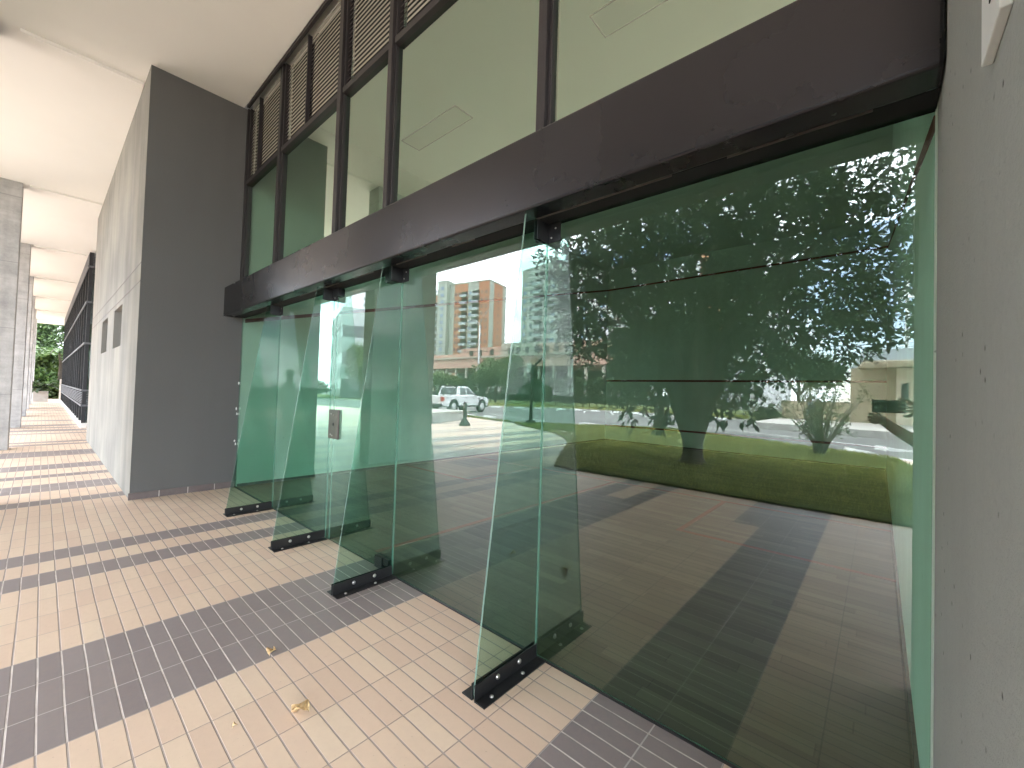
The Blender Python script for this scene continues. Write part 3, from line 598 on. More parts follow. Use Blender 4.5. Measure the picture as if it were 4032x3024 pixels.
# ------------------------------------------------------------------ glass wall: panels, door, fins
GT, GH = 0.010, 2.216
def pane_obj(name, x0, x1, z0, z1, parent, edge=('l', 'r')):
    b = MB(); y0, y1 = -GT/2, GT/2
    vs = [(x0, y0, z0), (x1, y0, z0), (x1, y1, z0), (x0, y1, z0), (x0, y0, z1), (x1, y0, z1), (x1, y1, z1), (x0, y1, z1)]
    b.add(vs, [(0, 1, 5, 4), (2, 3, 7, 6)], 0); b.add(vs, [(0, 3, 2, 1), (4, 5, 6, 7), (1, 2, 6, 5), (3, 0, 4, 7)], 1)
    return b.build(name, ['glass', 'edge'], parent)
JX = [-4.95, -3.67, -2.605, -1.295]
panels = [(XL+0.004, JX[0]-0.002, 'green glass panel beside the dark grey block, farthest left of the wall'), (JX[0]+0.002, JX[1]-0.002, 'green glass panel left of the door with the lock plate'),
          (JX[2]+0.002, JX[3]-0.002, 'green glass panel reflecting apartment towers and a white pickup'), (JX[3]+0.002, XR-0.003, 'largest green glass panel reflecting the big leafy tree, next to the plaster wall')]
for a, c, l in panels:
    t = thing('glass_screen', l, 'glass screen', (0, 0, 0), 0, 'fixed panels of the glass wall')
    pane_obj('pane', a, c, 0.0055, GH, t)
    MB().box(a+0.003, -0.014, 0.0, c-0.003, -GT/2-0.001, 0.0085).build('bottom_seal', 'black', t)
t = thing('glass_door', 'frameless green glass door with a brown lock plate', 'door')
pane_obj('door_leaf', JX[1]+0.075, JX[2]-0.008, 0.012, GH-0.02, t)
pane_obj('side_strip', JX[1]+0.004, JX[1]+0.068, 0.0055, GH, t)
lk = MB().box(-3.648, -0.024, 0.885, -3.475, -GT/2-0.001, 1.138).build('lock_plate', 'lock', t, 0.003)
for zx, zz in ((-3.60, 1.10), (-3.55, 1.09), (-3.60, 0.92), (-3.57, 0.912)):
    MB().lathe([(0.006, 0.0), (0.006, 0.003), (0.003, 0.005)], 10, 0, Matrix.Translation((zx, -0.024, zz)) @ Matrix.Rotation(PI/2, 4, 'X')).build('screw', 'steel', lk)
MB().box(-3.565, -0.030, 1.0, -3.545, -0.024, 1.022).build('keyhole', 'black', lk)
MB().box(-3.67-0.16, -0.028, 2.135, -3.545, 0.03, 2.204).build('top_patch', 'black', t, 0.002)
hg = MB(); hg.box(-2.80, -0.03, 0.014, -2.70, 0.03, 0.10); hg.box(-2.70, -0.022, 0.05, -2.63, 0.022, 0.10); hg.build('hinge', 'black', t, 0.002)
hg = MB(); hg.box(-2.80, -0.03, 2.13, -2.66, 0.03, 2.204); hg.build('hinge', 'black', t, 0.002)

def fin(x, label, top):
    t = thing('glass_fin', label, 'glass fin', (x, 0, 0), 0, 'tapered glass fins bracing the glass wall')
    b = MB(); h = GT/2; yb, yt = -0.432, top; zt = 2.203; z0_ = 0.008
    prof = [(-GT/2-0.003, z0_), (yb, z0_), (yb, 0.062), (yt, zt), (-GT/2-0.003, zt)]
    b.prism(prof, -h, h, 'x', 0, None, 1); b.build('blade', ['fin', 'edge'], t)
    br = MB()
    for s in (-1, 1):
        br.box(s*0.0075, -0.44, 0.0, s*0.0125, -0.012, 0.072); br.box(s*0.0128, -0.44, 0.001, s*0.070, -0.012, 0.007)
    br = br.build('floor_bracket', 'black', t, 0.0012)
    for yy in (-0.30, -0.15):
        for s in (-1, 1):
            X = Matrix.Translation((s*0.0125, yy, 0.045)) @ Matrix.Rotation(s*PI/2, 4, 'Y')
            MB().lathe([(0.012, 0.0), (0.012, 0.004), (0.008, 0.008), (0.002, 0.010)], 12, 0, X).build('bolt', 'steel', br)
    for yy in (-0.37, -0.16):
        for s in (-1, 1): MB().lathe([(0.009, 0.0), (0.009, 0.004), (0.004, 0.008)], 12, 0, Matrix.Translation((s*0.045, yy, 0.007))).build('bolt', 'steel', br)
    tp = MB(); tp.box(0.0075, -0.105, 2.105, 0.0125, -0.007, 2.2035); tp.box(-0.0125, -0.105, 2.105, -0.0075, -0.007, 2.2035)
    tp.box(0.0128, -0.0115, 2.105, 0.085, -0.007, 2.2035); tp.box(-0.075, -0.0115, 2.125, -0.0128, -0.007, 2.2035)
    tp = tp.build('top_bracket', 'black', t, 0.001)
    for xx, zz in ((0.055, 2.175), (0.03, 2.13)):
        MB().lathe([(0.005, 0.0), (0.005, 0.002), (0.002, 0.004)], 10, 0, Matrix.Translation((xx, -0.0116, zz)) @ Matrix.Rotation(PI/2, 4, 'X')).build('screw', 'steel', tp)
    return t
for x, l, tp in ((JX[0], 'tapered glass fin nearest the dark grey block', -0.135), (JX[1], 'tapered glass fin just left of the lock plate', -0.16),
                 (JX[2], 'tapered glass fin on the hinge side of the door', -0.166), (JX[3], 'closest tapered glass fin, standing left of the largest panel', -0.186)): fin(x, l, tp)

# ------------------------------------------------------------------ piers of the walkway
pl_ = ['just past the left edge of the walkway', 'nearest in view at the left edge', 'second in the row seen down the walkway', 'third in the row seen down the walkway', 'fourth in the row seen down the walkway', 'fifth in the row, close to the potted plant', 'last in the row by the garden']
for k in range(7):
    x = -6.72-5.27*k
    b = MB(); yf = (-2.15, -2.085)[k] if k < 2 else -2.05; b.box(x-0.34, -3.5, 0.0, x, yf, HC-.001)
    o = b.build('concrete_pier', 'concrete', None, 0.012); tag(o, 'grey cast concrete pier '+pl_[k], 'pier', 'concrete piers along the walkway')

# ------------------------------------------------------------------ dark glazed facade down the walkway
t = thing('glazed_facade', 'black framed glazed facade on a white plinth along the far walkway', 'facade')
FX0, FX1, FY, FT = -36.2, -16.6, -0.90, 4.93
MB().box(FX0, FY-0.07, 0.0, FX1+0.02, 0.3, 0.135).build('plinth', 'plinth', t, 0.01)
MB().box(FX0+0.05, FY+0.02, 0.135, FX1-0.05, FY+0.06, FT).build('pane', 'dglass', t)
MB().box(FX1-0.055, FY+0.05, 0.135, FX1-0.02, 0.3, FT).build('pane', 'dglass', t)
n = 17
for k in range(n):
    x = FX1-0.05-k*(FX1-FX0-0.1)/(n-1); MB().box(x-0.035, FY-0.06, 0.136, x+0.035, FY+0.019, FT).build('mullion', 'facade', t)
for z, h in ((4.50, 0.05), (3.50, 0.05), (2.34, 0.05), (1.02, 0.05), (0.60, 0.05)): MB().box(FX0, FY-0.085, z, FX1+0.01, FY-0.061, z+h).build('rail', 'rail', t)
for z, h in ((4.50, 0.05), (3.50, 0.05), (2.34, 0.05), (1.02, 0.05), (0.60, 0.05)): MB().box(FX1-0.019, FY-0.06, z, FX1+0.01, 0.29, z+h).build('rail', 'rail', t)
MB().box(FX1-0.06, 0.22, 0.136, FX1+0.0, 0.299, FT).build('mullion', 'facade', t)
lv = MB()
for za, zb in ((0.65, 1.02), (4.55, 4.92)):
    nn = 7
    for k in range(nn):
        z = za+0.03+k*(zb-za-0.04)/nn
        lv.box(FX0, FY-0.075, z, FX1, FY-0.062, z+0.022); lv.box(FX1-0.018, FY+0.02, z, FX1-0.002, 0.21, z+0.022)
lv.build('louver', 'rail', t)
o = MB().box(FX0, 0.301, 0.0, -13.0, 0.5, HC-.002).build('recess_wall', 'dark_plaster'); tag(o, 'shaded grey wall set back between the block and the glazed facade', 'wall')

# ------------------------------------------------------------------ garden at the end of the walkway
t = thing('potted_plant', 'square concrete pot with a spiky green plant at the end of the walkway', 'potted plant', (-36.9, -1.75, 0))
MB().prism([(-0.30, -0.30), (0.30, -0.30), (0.30, 0.30), (-0.30, 0.30)], 0.0, 0.62, 'z').build('pot', 'pot', t, 0.02)
rng = np.random.default_rng(11)
def fronds(origin, n, ln, rise, droop, leaf, wleaf, mat, parent, name, k=26, spread=1.0):
    Ps, Ds = [], []; ribs = MB()
    for i in range(n):
        a = 2*PI*i/n*spread+rng.uniform(-.3, .3); L_ = ln*rng.uniform(.75, 1.1); rs = rise*rng.uniform(.6, 1.3); pts = []
        for j in range(9):
            s_ = j/8; r = L_*s_*(1-0.12*s_); z = rs*s_-droop*s_*s_; pts.append(Vector((origin[0]+r*math.cos(a), origin[1]+r*math.sin(a), origin[2]+z)))
        ribs.tube(pts, [0.018*(1-0.8*q/8) for q in range(9)], 5, 0)
        for q in range(k):
            s_ = 0.12+0.88*q/k*1.0; f = s_*8; j = min(int(f), 7); p = pts[j].lerp(pts[j+1], f-j); d = (pts[j+1]-pts[j]).normalized(); sd_ = Vector((-math.sin(a), math.cos(a), 0))
            for sg in (-1, 1):
                for _ in range(2):
                    Ps.append(p); dd = sd_*sg+d*rng.uniform(.3, .8)+Vector((0, 0, rng.uniform(-.35, .15))); Ds.append(dd*(1-abs(s_-.45)))
    V, F = leaves_at(np.array([tuple(p) for p in Ps]), np.array([tuple(d) for d in Ds]), rng, leaf, wleaf)
    o = arr_mesh(name, V, F, mat, parent); ribs.build('rib', 'twig', o); return o
fronds((0, 0, 0.6), 22, 0.75, 1.1, 0.75, 0.22, 0.035, 'hedge', t, 'foliage', 20)
t = thing('tree_fern', 'tree fern with a spreading crown and slim trunk behind the pot', 'tree fern', (-44.0, -0.9, 0))
MB().tube([(0, 0, -.1), (0.06, 0.02, 1.2), (0.0, 0.05, 2.4), (0.05, 0, 3.3)], [.17, .13, .12, .14], 10).build('trunk', 'bark', t)
fronds((0.05, 0, 3.3), 20, 2.3, 0.9, 1.3, 0.42, 0.09, 'fern', t, 'crown', 30)
def clump(name, label, cat, loc, rad, n, k, ln, wd, mat, stems=5, group=None, spread=0.4):
    t = thing(name, label, cat, loc, 0, group); r = np.array(rad)
    C = rng.normal(size=(n, 3)); C /= np.linalg.norm(C, axis=1, keepdims=True); C *= rng.uniform(.45, 1, (n, 1))**0.6
    C *= (1+0.22*np.sin(C[:, :1]*5+C[:, 1:2]*4+loc[0]))
    C = C*r+np.array([0, 0, r[2]*1.02]); C = C[C[:, 2] > 0.03]
    V, F = twigs(rng, C, k, spread, ln, wd, (0, 0, r[2])); arr_mesh('foliage', V, F, mat, t)
    b = MB()
    for i in range(stems):
        a = 2*PI*i/stems+.4; b.tube([(0.05*math.cos(a), 0.05*math.sin(a), -.05), (r[0]*.25*math.cos(a), r[1]*.25*math.sin(a), r[2]*.6), (r[0]*.5*math.cos(a), r[1]*.5*math.sin(a), r[2]*1.25)], [.05, .035, .012], 6)
    b.build('stem', 'twig', t); return t
clump('garden_shrub', 'broad leaved shrub left of the tree fern trunk', 'shrub', (-42.6, -1.75, -.1), (0.8, 0.7, 0.9), 260, 10, .34, .16, 'fern')
clump('garden_shrub', 'low dark ferny shrub right of the pot', 'shrub', (-42.4, -0.3, -.1), (0.7, 0.9, 0.6), 260, 10, .30, .08, 'hedge')
clump('garden_shrub', 'pale leaved tall shrub behind the tree fern', 'shrub', (-46.5, -2.3, -.1), (1.6, 1.5, 1.7), 500, 10, .42, .2, 'leaf2')
clump('garden_tree', 'dark bushy tree filling the far end of the walkway', 'tree', (-51, 0.3, -.1), (3.0, 4.5, 4.4), 2600, 14, .3, .13, 'hedge', 4, None, .7)
clump('garden_tree', 'taller leafy tree behind the end of the walkway', 'tree', (-56, -5.5, -.1), (4.0, 5.0, 5.2), 2400, 14, .32, .14, 'leaf2', 4, None, .8)
o = MB().box(-40.6, -0.95, -0.02, -40.45, -0.72, 1.35).build('garden_post', 'pot'); tag(o, 'short square post beside the end of the glazed facade', 'post')

# ------------------------------------------------------------------ dry leaves and specks on the tiles
def dry_leaf(x, y, s, rz, label):
    t = MB(); n = 9; vs = []; fs = []
    for i in range(n):
        u = i/(n-1); wv = math.sin(PI*u**0.8)*0.42*s; yl = (u-.5)*s
        for q in (-1, 0, 1): vs.append((q*wv, yl, 0.004+0.012*abs(q)*(s/.05)+0.010*math.sin(PI*u)+0.008*math.sin(6*u+q)*s/.05))
    for i in range(n-1):
        for q in range(2): a = i*3+q; fs.append((a, a+1, a+4, a+3))
    t.add(vs, fs, 0, True); o = t.build('dry_leaf', 'dry', None); o.location = (x, y, 0.001); o.rotation_euler = (0, 0, rz)
    so2 = o.modifiers.new('thick', 'SOLIDIFY'); so2.thickness = 0.0015
    return tag(o, label, 'leaf')
dry_leaf(-2.246, -0.911, 0.052, 0.9, 'curled tan dry leaf on the edge of the wide dark stripe')
dry_leaf(-1.758, -0.967, 0.072, 2.3, 'larger folded golden dry leaf lying on beige tiles')
dry_leaf(-1.86, -1.17, 0.016, 0.2, 'tiny brown leaf scrap on a beige tile')

# ------------------------------------------------------------------ the big tree on the lawn
rng = np.random.default_rng(21)
t = thing('lawn_tree', 'large dense leafy tree with a flaring many stemmed trunk on the lawn', 'tree', (-2.78, -6.95, 0.0))
b = MB()
b.tube([(0, 0, -.02), (0, 0, .04), (0, 0, .10), (0, 0, .2), (0, 0, .45), (0, 0, .75), (0, 0, 1.1), (0, 0, 1.5), (0, 0, 2.1), (0, 0, 2.7)], [.46, .33, .24, .185, .19, .25, .33, .40, .38, .2], 18)
for k in range(11):
    a = 2*PI*k/11+.2; r1, r2_ = 0.24+0.10*rnd.random(), 1.3+rnd.random()*1.0
    c_, s_ = math.cos(a), math.sin(a)*0.8
    b.tube([(.10*c_, .10*s_, .05), (.11*c_, .11*s_, .5), (r1*c_, r1*s_, 1.2), (r1*2.0*c_, r1*2.0*s_, 2.1), (r2_*c_, r2_*min(s_, .35), 3.3+rnd.random()), (r2_*1.1*c_, r2_*1.1*min(s_, .2)-.2, 4.4+rnd.random()*.6)], [.09, .09, .12, .08, .045, .02], 8)
b.build('trunk', 'bark', t)
N = 5400
C = rng.normal(size=(N*2, 3)); C /= np.linalg.norm(C, axis=1, keepdims=True); C *= rng.uniform(0, 1, (N*2, 1))**(0.37)
th = np.arctan2(C[:, 1], C[:, 0]); ph = C[:, 2]
lob = 1+0.12*np.sin(3*th+1.0)+0.10*np.sin(5*th+4*ph)+0.08*np.sin(9*th-6*ph)
C = C*np.array([4.15, 2.0, 3.2])*lob[:, None]+np.array([0.0, -0.55, 4.4])
wp = C+np.array([-2.78, -6.95, 0])
keep = (C[:, 0] > -3.45-0.5*rng.random(len(C))) & (~((wp[:, 1] > -6.35) & (wp[:, 2] > 4.75))) & (wp[:, 1] < -4.9) & (C[:, 2] > 1.02+0.38*np.abs(C[:, 0]+.3)*(C[:, 0] > 0))
C = C[keep][:N]
V, F = twigs(rng, C, 12, .40, .126, .055, (0, 0, 3.2), .25)
ex = np.array([(-1.32, .35, 1.05), (-1.25, .3, .85), (-.45, .5, 1.0), (-.38, .45, .85), (.62, .4, .95), (.8, .45, 1.0), (1.0, .45, 1.05), (-.55, .5, .7), (-1.5, .4, 1.3), (.7, .35, 1.3), (-.5, .5, 1.35), (1.2, .4, 1.4), (-.95, .4, 1.45), (-1.9, .3, 1.5)])
V2, F2 = twigs(rng, np.repeat(ex, 2, 0)+rng.normal(size=(2*len(ex), 3))*.06, 9, .34, .15, .065, (0, 0, 2), .7)
arr_mesh('crown', np.vstack([V, V2]), np.vstack([F, F2+len(V)]), 'leaf', t)
hb = MB()
for p in ex: hb.tube([p+np.array([0, 0, .0]), p*np.array([.9, .9, 1])+np.array([0, -.05, .5]), p*np.array([.6, .4, 1])+np.array([0, -.1, 1.4])], [.004, .006, .01], 5)
hb.build('hanging_twig', 'bark', t)
# sparse shrub of many stems
t = thing('stem_shrub', 'sparse shrub of many thin bare stems on the lawn edge', 'shrub', (-1.12, -11.3, 0.02))
b = MB(); tips = []
for k in range(26):
    a = rng.uniform(0, 2*PI); r = rng.uniform(.15, 1.0); h = 2.0*rng.uniform(.75, 1.05)*(1-.25*r); c_, s_ = math.cos(a), math.sin(a)
    p = [(0.12*r*c_, .12*r*s_, -.02), (.22*r*c_+.05, .22*r*s_, .3), (.75*r*c_, .75*r*s_, h*.6), (1.35*r*c_+rng.normal()*.08, 1.2*r*s_, h)]
    b.tube(p, [.022, .018, .011, .004], 6); tips += [p[3], p[2]]
    for q in range(5):
        f = rng.uniform(.35, .95); j = 1 if f < .6 else 2; s0 = Vector(p[j]).lerp(Vector(p[j+1]), rng.random()); e_ = s0+Vector((rng.normal()*.25, rng.normal()*.25, .1+rng.random()*.3)); b.tube([s0, e_], [.006, .002], 4); tips += [tuple(e_), tuple(s0)]
b.build('stem', 'twig', t)
T = np.array(tips); T = T[T[:, 2] > .5]; V, F = twigs(rng, np.repeat(T, 2, 0)+rng.normal(size=(2*len(T), 3))*.08, 4, .2, .07, .03); arr_mesh('foliage', V, F, 'leaf2', t)
# small forked tree at the road side of the lawn
t = thing('roadside_tree', 'small forked tree with dark round crown at the road side of the lawn', 'tree', (-7.0, -15.7, 0))
MB().tube([(0, 0, -.02), (0.0, 0, .5), (.03, 0, 1.05)], [.24, .21, .19], 10).tube([(.03, 0, 1.0), (-.5, 0, 1.6), (-1.2, .1, 2.3)], [.12, .09, .04], 8).tube([(.03, 0, 1.0), (.5, 0, 1.5), (1.0, 0, 2.4)], [.13, .1, .04], 8).tube([(.03, 0, 1), (0, .1, 2.0), (.1, 0, 3.4)], [.12, .08, .03], 8).build('trunk', 'bark', t)
C = rng.normal(size=(900, 3)); C /= np.linalg.norm(C, axis=1, keepdims=True); C *= rng.uniform(.2, 1, (900, 1))**.5; C = C*np.array([2.6, 2.2, 1.7])+np.array([.6, 0, 3.4])
V, F = twigs(rng, C, 16, .5, .15, .065, (0, 0, 3)); arr_mesh('crown', V, F, 'leaf', t)

# ------------------------------------------------------------------ street furniture on the plaza
t = thing('bollard', 'dark iron bollard on a flared square base on the plaza', 'bollard', (-12.2, -9.35, 0))
MB().prism([(-.16, -.16), (.16, -.16), (.16, .16), (-.16, .16)], 0, .05, 'z').add([(-.16, -.16, .05), (.16, -.16, .05), (.16, .16, .05), (-.16, .16, .05), (-.07, -.07, .25), (.07, -.07, .25), (.07, .07, .25), (-.07, .07, .25)], [(0, 1, 5, 4), (1, 2, 6, 5), (2, 3, 7, 6), (3, 0, 4, 7), (4, 5, 6, 7)]).build('base', 'iron', t)
MB().box(-.055, -.055, .25, .055, .055, .92).build('post', 'iron', t, .008)
MB().box(-.03, .0555, .72, .03, .058, .86).build('face_plate', 'galv', t)
t = thing('lamp_post', 'dark green lamp post with curved arm and hanging sign plate', 'lamp post', (-11.4, -12.5, 0))
MB().prism([(-.16, -.16), (.16, -.16), (.16, .16), (-.16, .16)], 0, .2, 'z').build('base', 'iron', t, .02)
MB().tube([(0, 0, .2), (0, 0, 2.4), (0, 0, 2.62)], [.075, .065, .05], 12).build('post', 'iron', t)
MB().tube([(0, 0, 2.45), (.18, 0, 2.62), (.40, 0, 2.78), (.55, 0, 2.95)], [.045, .05, .06, .04], 8).build('arm', 'iron', t)
sgn = MB().box(-.32, -.01, 2.28, -.06, .01, 2.68).build('sign_plate', 'sign', t)
MB().box(-.29, .0105, 2.55, -.15, .012, 2.60).build('printed_line', 'iron', sgn); MB().box(-.29, .0105, 2.45, -.10, .012, 2.49).build('printed_line', 'iron', sgn)
t = thing('planter_wall', 'low pale concrete planter wall at the plaza edge', 'planter')
pw = [(-13.6, -8.85), (-14.9, -11.95), (-15.4, -11.75), (-14.1, -8.65)]
MB().prism(pw, 0, .36, 'z').build('wall', 'concrete', t)
MB().prism([(-13.52, -8.6), (-14.85, -12.05), (-17.5, -11.0), (-16.5, -7.8)], .362, .44, 'z').build('top_slab', 'kerb', t)
MB().prism([(-14.1, -8.66), (-13.6, -8.86), (-16.3, -7.8), (-16.5, -7.9)], 0, .36, 'z').build('wall', 'concrete', t)
# wheel stops in the parking bays
ws0 = None
spots = [(-32.5, -26.6), (-29.9, -27.7), (-28.4, -28.6), (-26.6, -30.0), (-24.9, -31.3), (-23.2, -32.35), (-21.4, -32.5), (-19.5, -32.55), (-17.6, -32.6), (-15.6, -32.6), (-13.4, -32.2), (-11.0, -31.7), (-8.6, -31.1)]
for i, (x, y) in enumerate(spots):
    if ws0 is None:
        ws0 = MB().prism([(-.10, 0), (.10, 0), (.07, .13), (-.07, .13)], -.5, .5, 'x').build('wheel_stop', 'wpaint'); o = ws0
    else: o = ws0.copy(); COL.objects.link(o)
    o.location = (x, y+.45, Z0); o.rotation_euler = (0, 0, math.atan2(-1.0, 1.35) if x < -23.5 else .1)
    tag(o, 'white painted wheel stop along the far kerb below the hedge', 'wheel stop', 'white wheel stops along the far kerb')
for i, (x, y, l) in enumerate([(-17.9, -14.9, 'white wheel stop by the pickup, nearest the planter'), (-16.4, -15.0, 'white wheel stop at the tip of the grass strip'), (-12.9, -15.0, 'white wheel stop left of the lamp post base'), (-10.4, -15.6, 'white wheel stop right of the lamp post base')]):
    o = ws0.copy(); COL.objects.link(o); o.location = (x, y, Z0); o.rotation_euler = (0, 0, .2); tag(o, l, 'wheel stop', 'white wheel stops on the near side of the road')
# white wedge ramps on the road
for x, y, l in ((-0.35, -14.3, 'white wedge shaped ramp on the road, nearer the lawn'), (0.35, -16.0, 'white wedge shaped ramp on the road, farther from the lawn')):
    o = MB().prism([(-.35, 0), (.35, 0), (.32, .02), (-.3, .13)], -.3, .3, 'y').build('road_ramp', 'wpaint'); o.location = (x, y, Z0+.001); o.rotation_euler = (0, 0, -.5); tag(o, l, 'ramp', 'white ramps on the road')

# ------------------------------------------------------------------ white pickup
def pickup(loc, rz):
    t = thing('pickup_truck', 'white double cab pickup with black trim and sports bar on the road', 'pickup', loc, rz)
    W = .93
    b = MB()   # x: rear axle at 0, front axle at 3.25
    def arch(cx, r, n=8): return [(cx-r*math.cos(PI*k/n), .42+r*math.sin(PI*k/n)) for k in range(n+1)]
    low = [(-1.18, .55)]+arch(0, .47)+arch(3.25, .47)+[(4.0, .52), (4.08, .75), (4.02, .98), (3.75, 1.08), (2.45, 1.18), (-1.18, 1.16)]
    b.prism(low, -W, W, 'y'); b.build('body', 'car', t, .03)
    c = MB(); bot = [(.55, 1.15), (2.55, 1.18)]; zt = 1.80
    A = [(.48, -W+.04, 1.15), (2.62, -W+.04, 1.17), (1.72, -W+.20, zt), (.66, -W+.20, zt)]; Bq = [(p[0], -p[1], p[2]) for p in A]
    c.add(A+Bq, [(0, 1, 2, 3), (7, 6, 5, 4), (3, 2, 6, 7), (1, 5, 6, 2), (0, 3, 7, 4)]); c.build('cab', 'car', t, .03)
    for sg in (1, -1):
        y = lambda z: sg*(W-.04-.16*(z-1.15)/.65+.006)
        q = lambda pts: MB().add([(x, y(z), z) for x, z in pts], [tuple(range(len(pts))) if sg < 0 else tuple(range(len(pts)-1, -1, -1))]).build('side_window', 'carglass', t)
        q([(.72, 1.24), (1.38, 1.25), (1.38, 1.70), (.80, 1.70)]); q([(1.46, 1.25), (2.36, 1.27), (1.78, 1.70), (1.46, 1.70)])
        for cx in (0, 3.25):
            w_ = MB().lathe([(.40, -.13), (.42, -.10), (.42, .10), (.40, .13)], 24, 0, Matrix.Translation((cx, sg*(W-.13), .42)) @ Matrix.Rotation(PI/2, 4, 'X')).build('wheel', 'tyre', t)
            MB().lathe([(.25, -.02), (.25, .0), (.20, .012), (.05, .03)], 18, 0, Matrix.Translation((cx, sg*(W+.002), .42)) @ Matrix.Rotation(-sg*PI/2, 4, 'X')).build('rim', 'rim', w_)
            f = MB(); r0, r1, nn = .45, .54, 12
            vs = []
            for k in range(nn+1):
                a = PI*k/nn; vs += [(cx+r0*math.cos(a), sg*(W+.02), .42+r0*math.sin(a)), (cx+r1*math.cos(a), sg*(W+.005), .42+r1*math.sin(a)), (cx+r0*math.cos(a), sg*(W-.2), .42+r0*math.sin(a))]
            f.add(vs, [(3*k, 3*k+1, 3*k+4, 3*k+3) for k in range(nn)]+[(3*k+2, 3*k, 3*k+3, 3*k+5) for k in range(nn)]); f.build('wheel_arch', 'carblack', t)
        MB().box(.55, sg*W, .42, 2.72, sg*(W+.05), .52).build('side_step', 'carblack', t)
        MB().box(-1.195, sg*(W-.16), .80, -.98, sg*(W+.008), 1.08).build('tail_light', 'tail', t)
        for xx in (1.24, 2.02): MB().box(xx, sg*(W+.004), 1.02, xx+.17, sg*(W+.03), 1.06).build('door_handle', 'carblack', t)
        MB().box(2.30, sg*(W-.03), 1.20, 2.42, sg*(W+.22), 1.36).build('wing_mirror', 'carblack', t, .02)
        MB().box(2.78, sg*(W+.002), .85, 2.90, sg*(W+.012), 1.04).build('side_vent', 'carblack', t)
        MB().box(3.82, sg*(W-.22), .82, 4.06, sg*(W-.02), .98).build('headlight', 'carglass', t)
        MB().tube([(-.95, sg*(W-.14), 1.16), (-.75, sg*(W-.2), 1.76), (.55, sg*(W-.2), 1.78)], .03, 8).tube([(-.2, sg*(W-.17), 1.17), (.45, sg*(W-.2), 1.74)], .035, 8).build('sports_bar', 'carblack', t)
        MB().box(-.86, sg*(W+.003), 1.0, -.62, sg*(W+.006), 1.05).build('decal', 'carblack', t)
    MB().add([(-.98, -W+.15, 1.168), (.5, -W+.15, 1.168), (.5, W-.15, 1.168), (-.98, W-.15, 1.168)], [(0, 1, 2, 3)]).build('bed_cover', 'carblack', t)
    MB().add([(.46, -.68, 1.26), (.46, .68, 1.26), (.60, .62, 1.70), (.60, -.62, 1.70)], [(3, 2, 1, 0)]).build('rear_window', 'carglass', t)
    MB().add([(2.60, -.80, 1.22), (2.60, .80, 1.22), (1.80, .64, 1.765), (1.80, -.64, 1.765)], [(0, 1, 2, 3)]).build('windscreen', 'carglass', t)
    MB().box(-1.32, -W+.05, .42, -1.15, W-.05, .62).build('rear_bumper', 'carblack', t, .02); MB().box(3.92, -W+.08, .36, 4.14, W-.08, .62).build('front_bumper', 'carblack', t, .03)
    MB().box(4.03, -.6, .66, 4.10, .6, .94).build('grille', 'carblack', t)
    MB().tube([(.7, -.62, 1.80), (.7, -.62, 1.85), (1.7, -.62, 1.84)], .02, 6).tube([(.7, .62, 1.80), (.7, .62, 1.85), (1.7, .62, 1.84)], .02, 6).build('roof_rail', 'carblack', t)
    return t
pickup((-21.85, -16.1, Z0), math.radians(-101))

# ------------------------------------------------------------------ hedge, picket fence, trees beyond the road
rng = np.random.default_rng(33)
t = thing('picket_fence', 'white picket fence showing through gaps in the long hedge', 'fence')
A, Bv = Vector((-62, -36.0, 0)), Vector((-9, -45.0, 0)); nn = 150
pk = MB(); d = (Bv-A).normalized(); nrm = Vector((-d.y, d.x, 0))
for k in range(nn*2): p = A.lerp(Bv, k/(nn*2)); pk.box(p.x-.035, p.y-.02, .4, p.x+.035, p.y+.02, 2.35)
pk.build('picket_row', 'wpaint', t)['kind'] = 'stuff'
MB().tube([A+Vector((0, 0, .7)), Bv+Vector((0, 0, .7))], .04, 6).build('rail', 'wpaint', t); MB().tube([A+Vector((0, 0, 2.1)), Bv+Vector((0, 0, 2.1))], .04, 6).build('rail', 'wpaint', t)
t = thing('clipped_hedge', 'long dense green hedge along the far side of the road', 'hedge')
n = 11000; u_ = rng.uniform(0, 1, n); z = rng.uniform(0.1, 1, n)**.9*3.35; dep = rng.uniform(-.55, .8, n)
gap = (np.abs(z-1.75) < .5) & (np.sin(u_*170)+np.sin(u_*61+1) > -.6) & (rng.random(n) < .82)
lowgap = (z < .5) & (rng.random(n) < .5)
kp = ~(gap | lowgap); u_, z, dep = u_[kp], z[kp]*(1+.06*np.sin(u_[kp]*90)), dep[kp]
C = np.stack([A.x+(Bv.x-A.x)*u_+nrm.x*(dep+.9), A.y+(Bv.y-A.y)*u_+nrm.y*(dep+.9), z], 1)
V, F = twigs(rng, C, 9, .5, .19, .10); arr_mesh('foliage', V, F, 'hedge', t)
st = MB()
for k in range(60):
    p = A.lerp(Bv, k/60)+nrm*.9; st.tube([p, p+Vector((rnd.uniform(-.2, .2), 0, 1.2)), p+Vector((rnd.uniform(-.4, .4), 0, 2.6))], [.05, .04, .02], 5)
st.build('stem', 'bark', t)
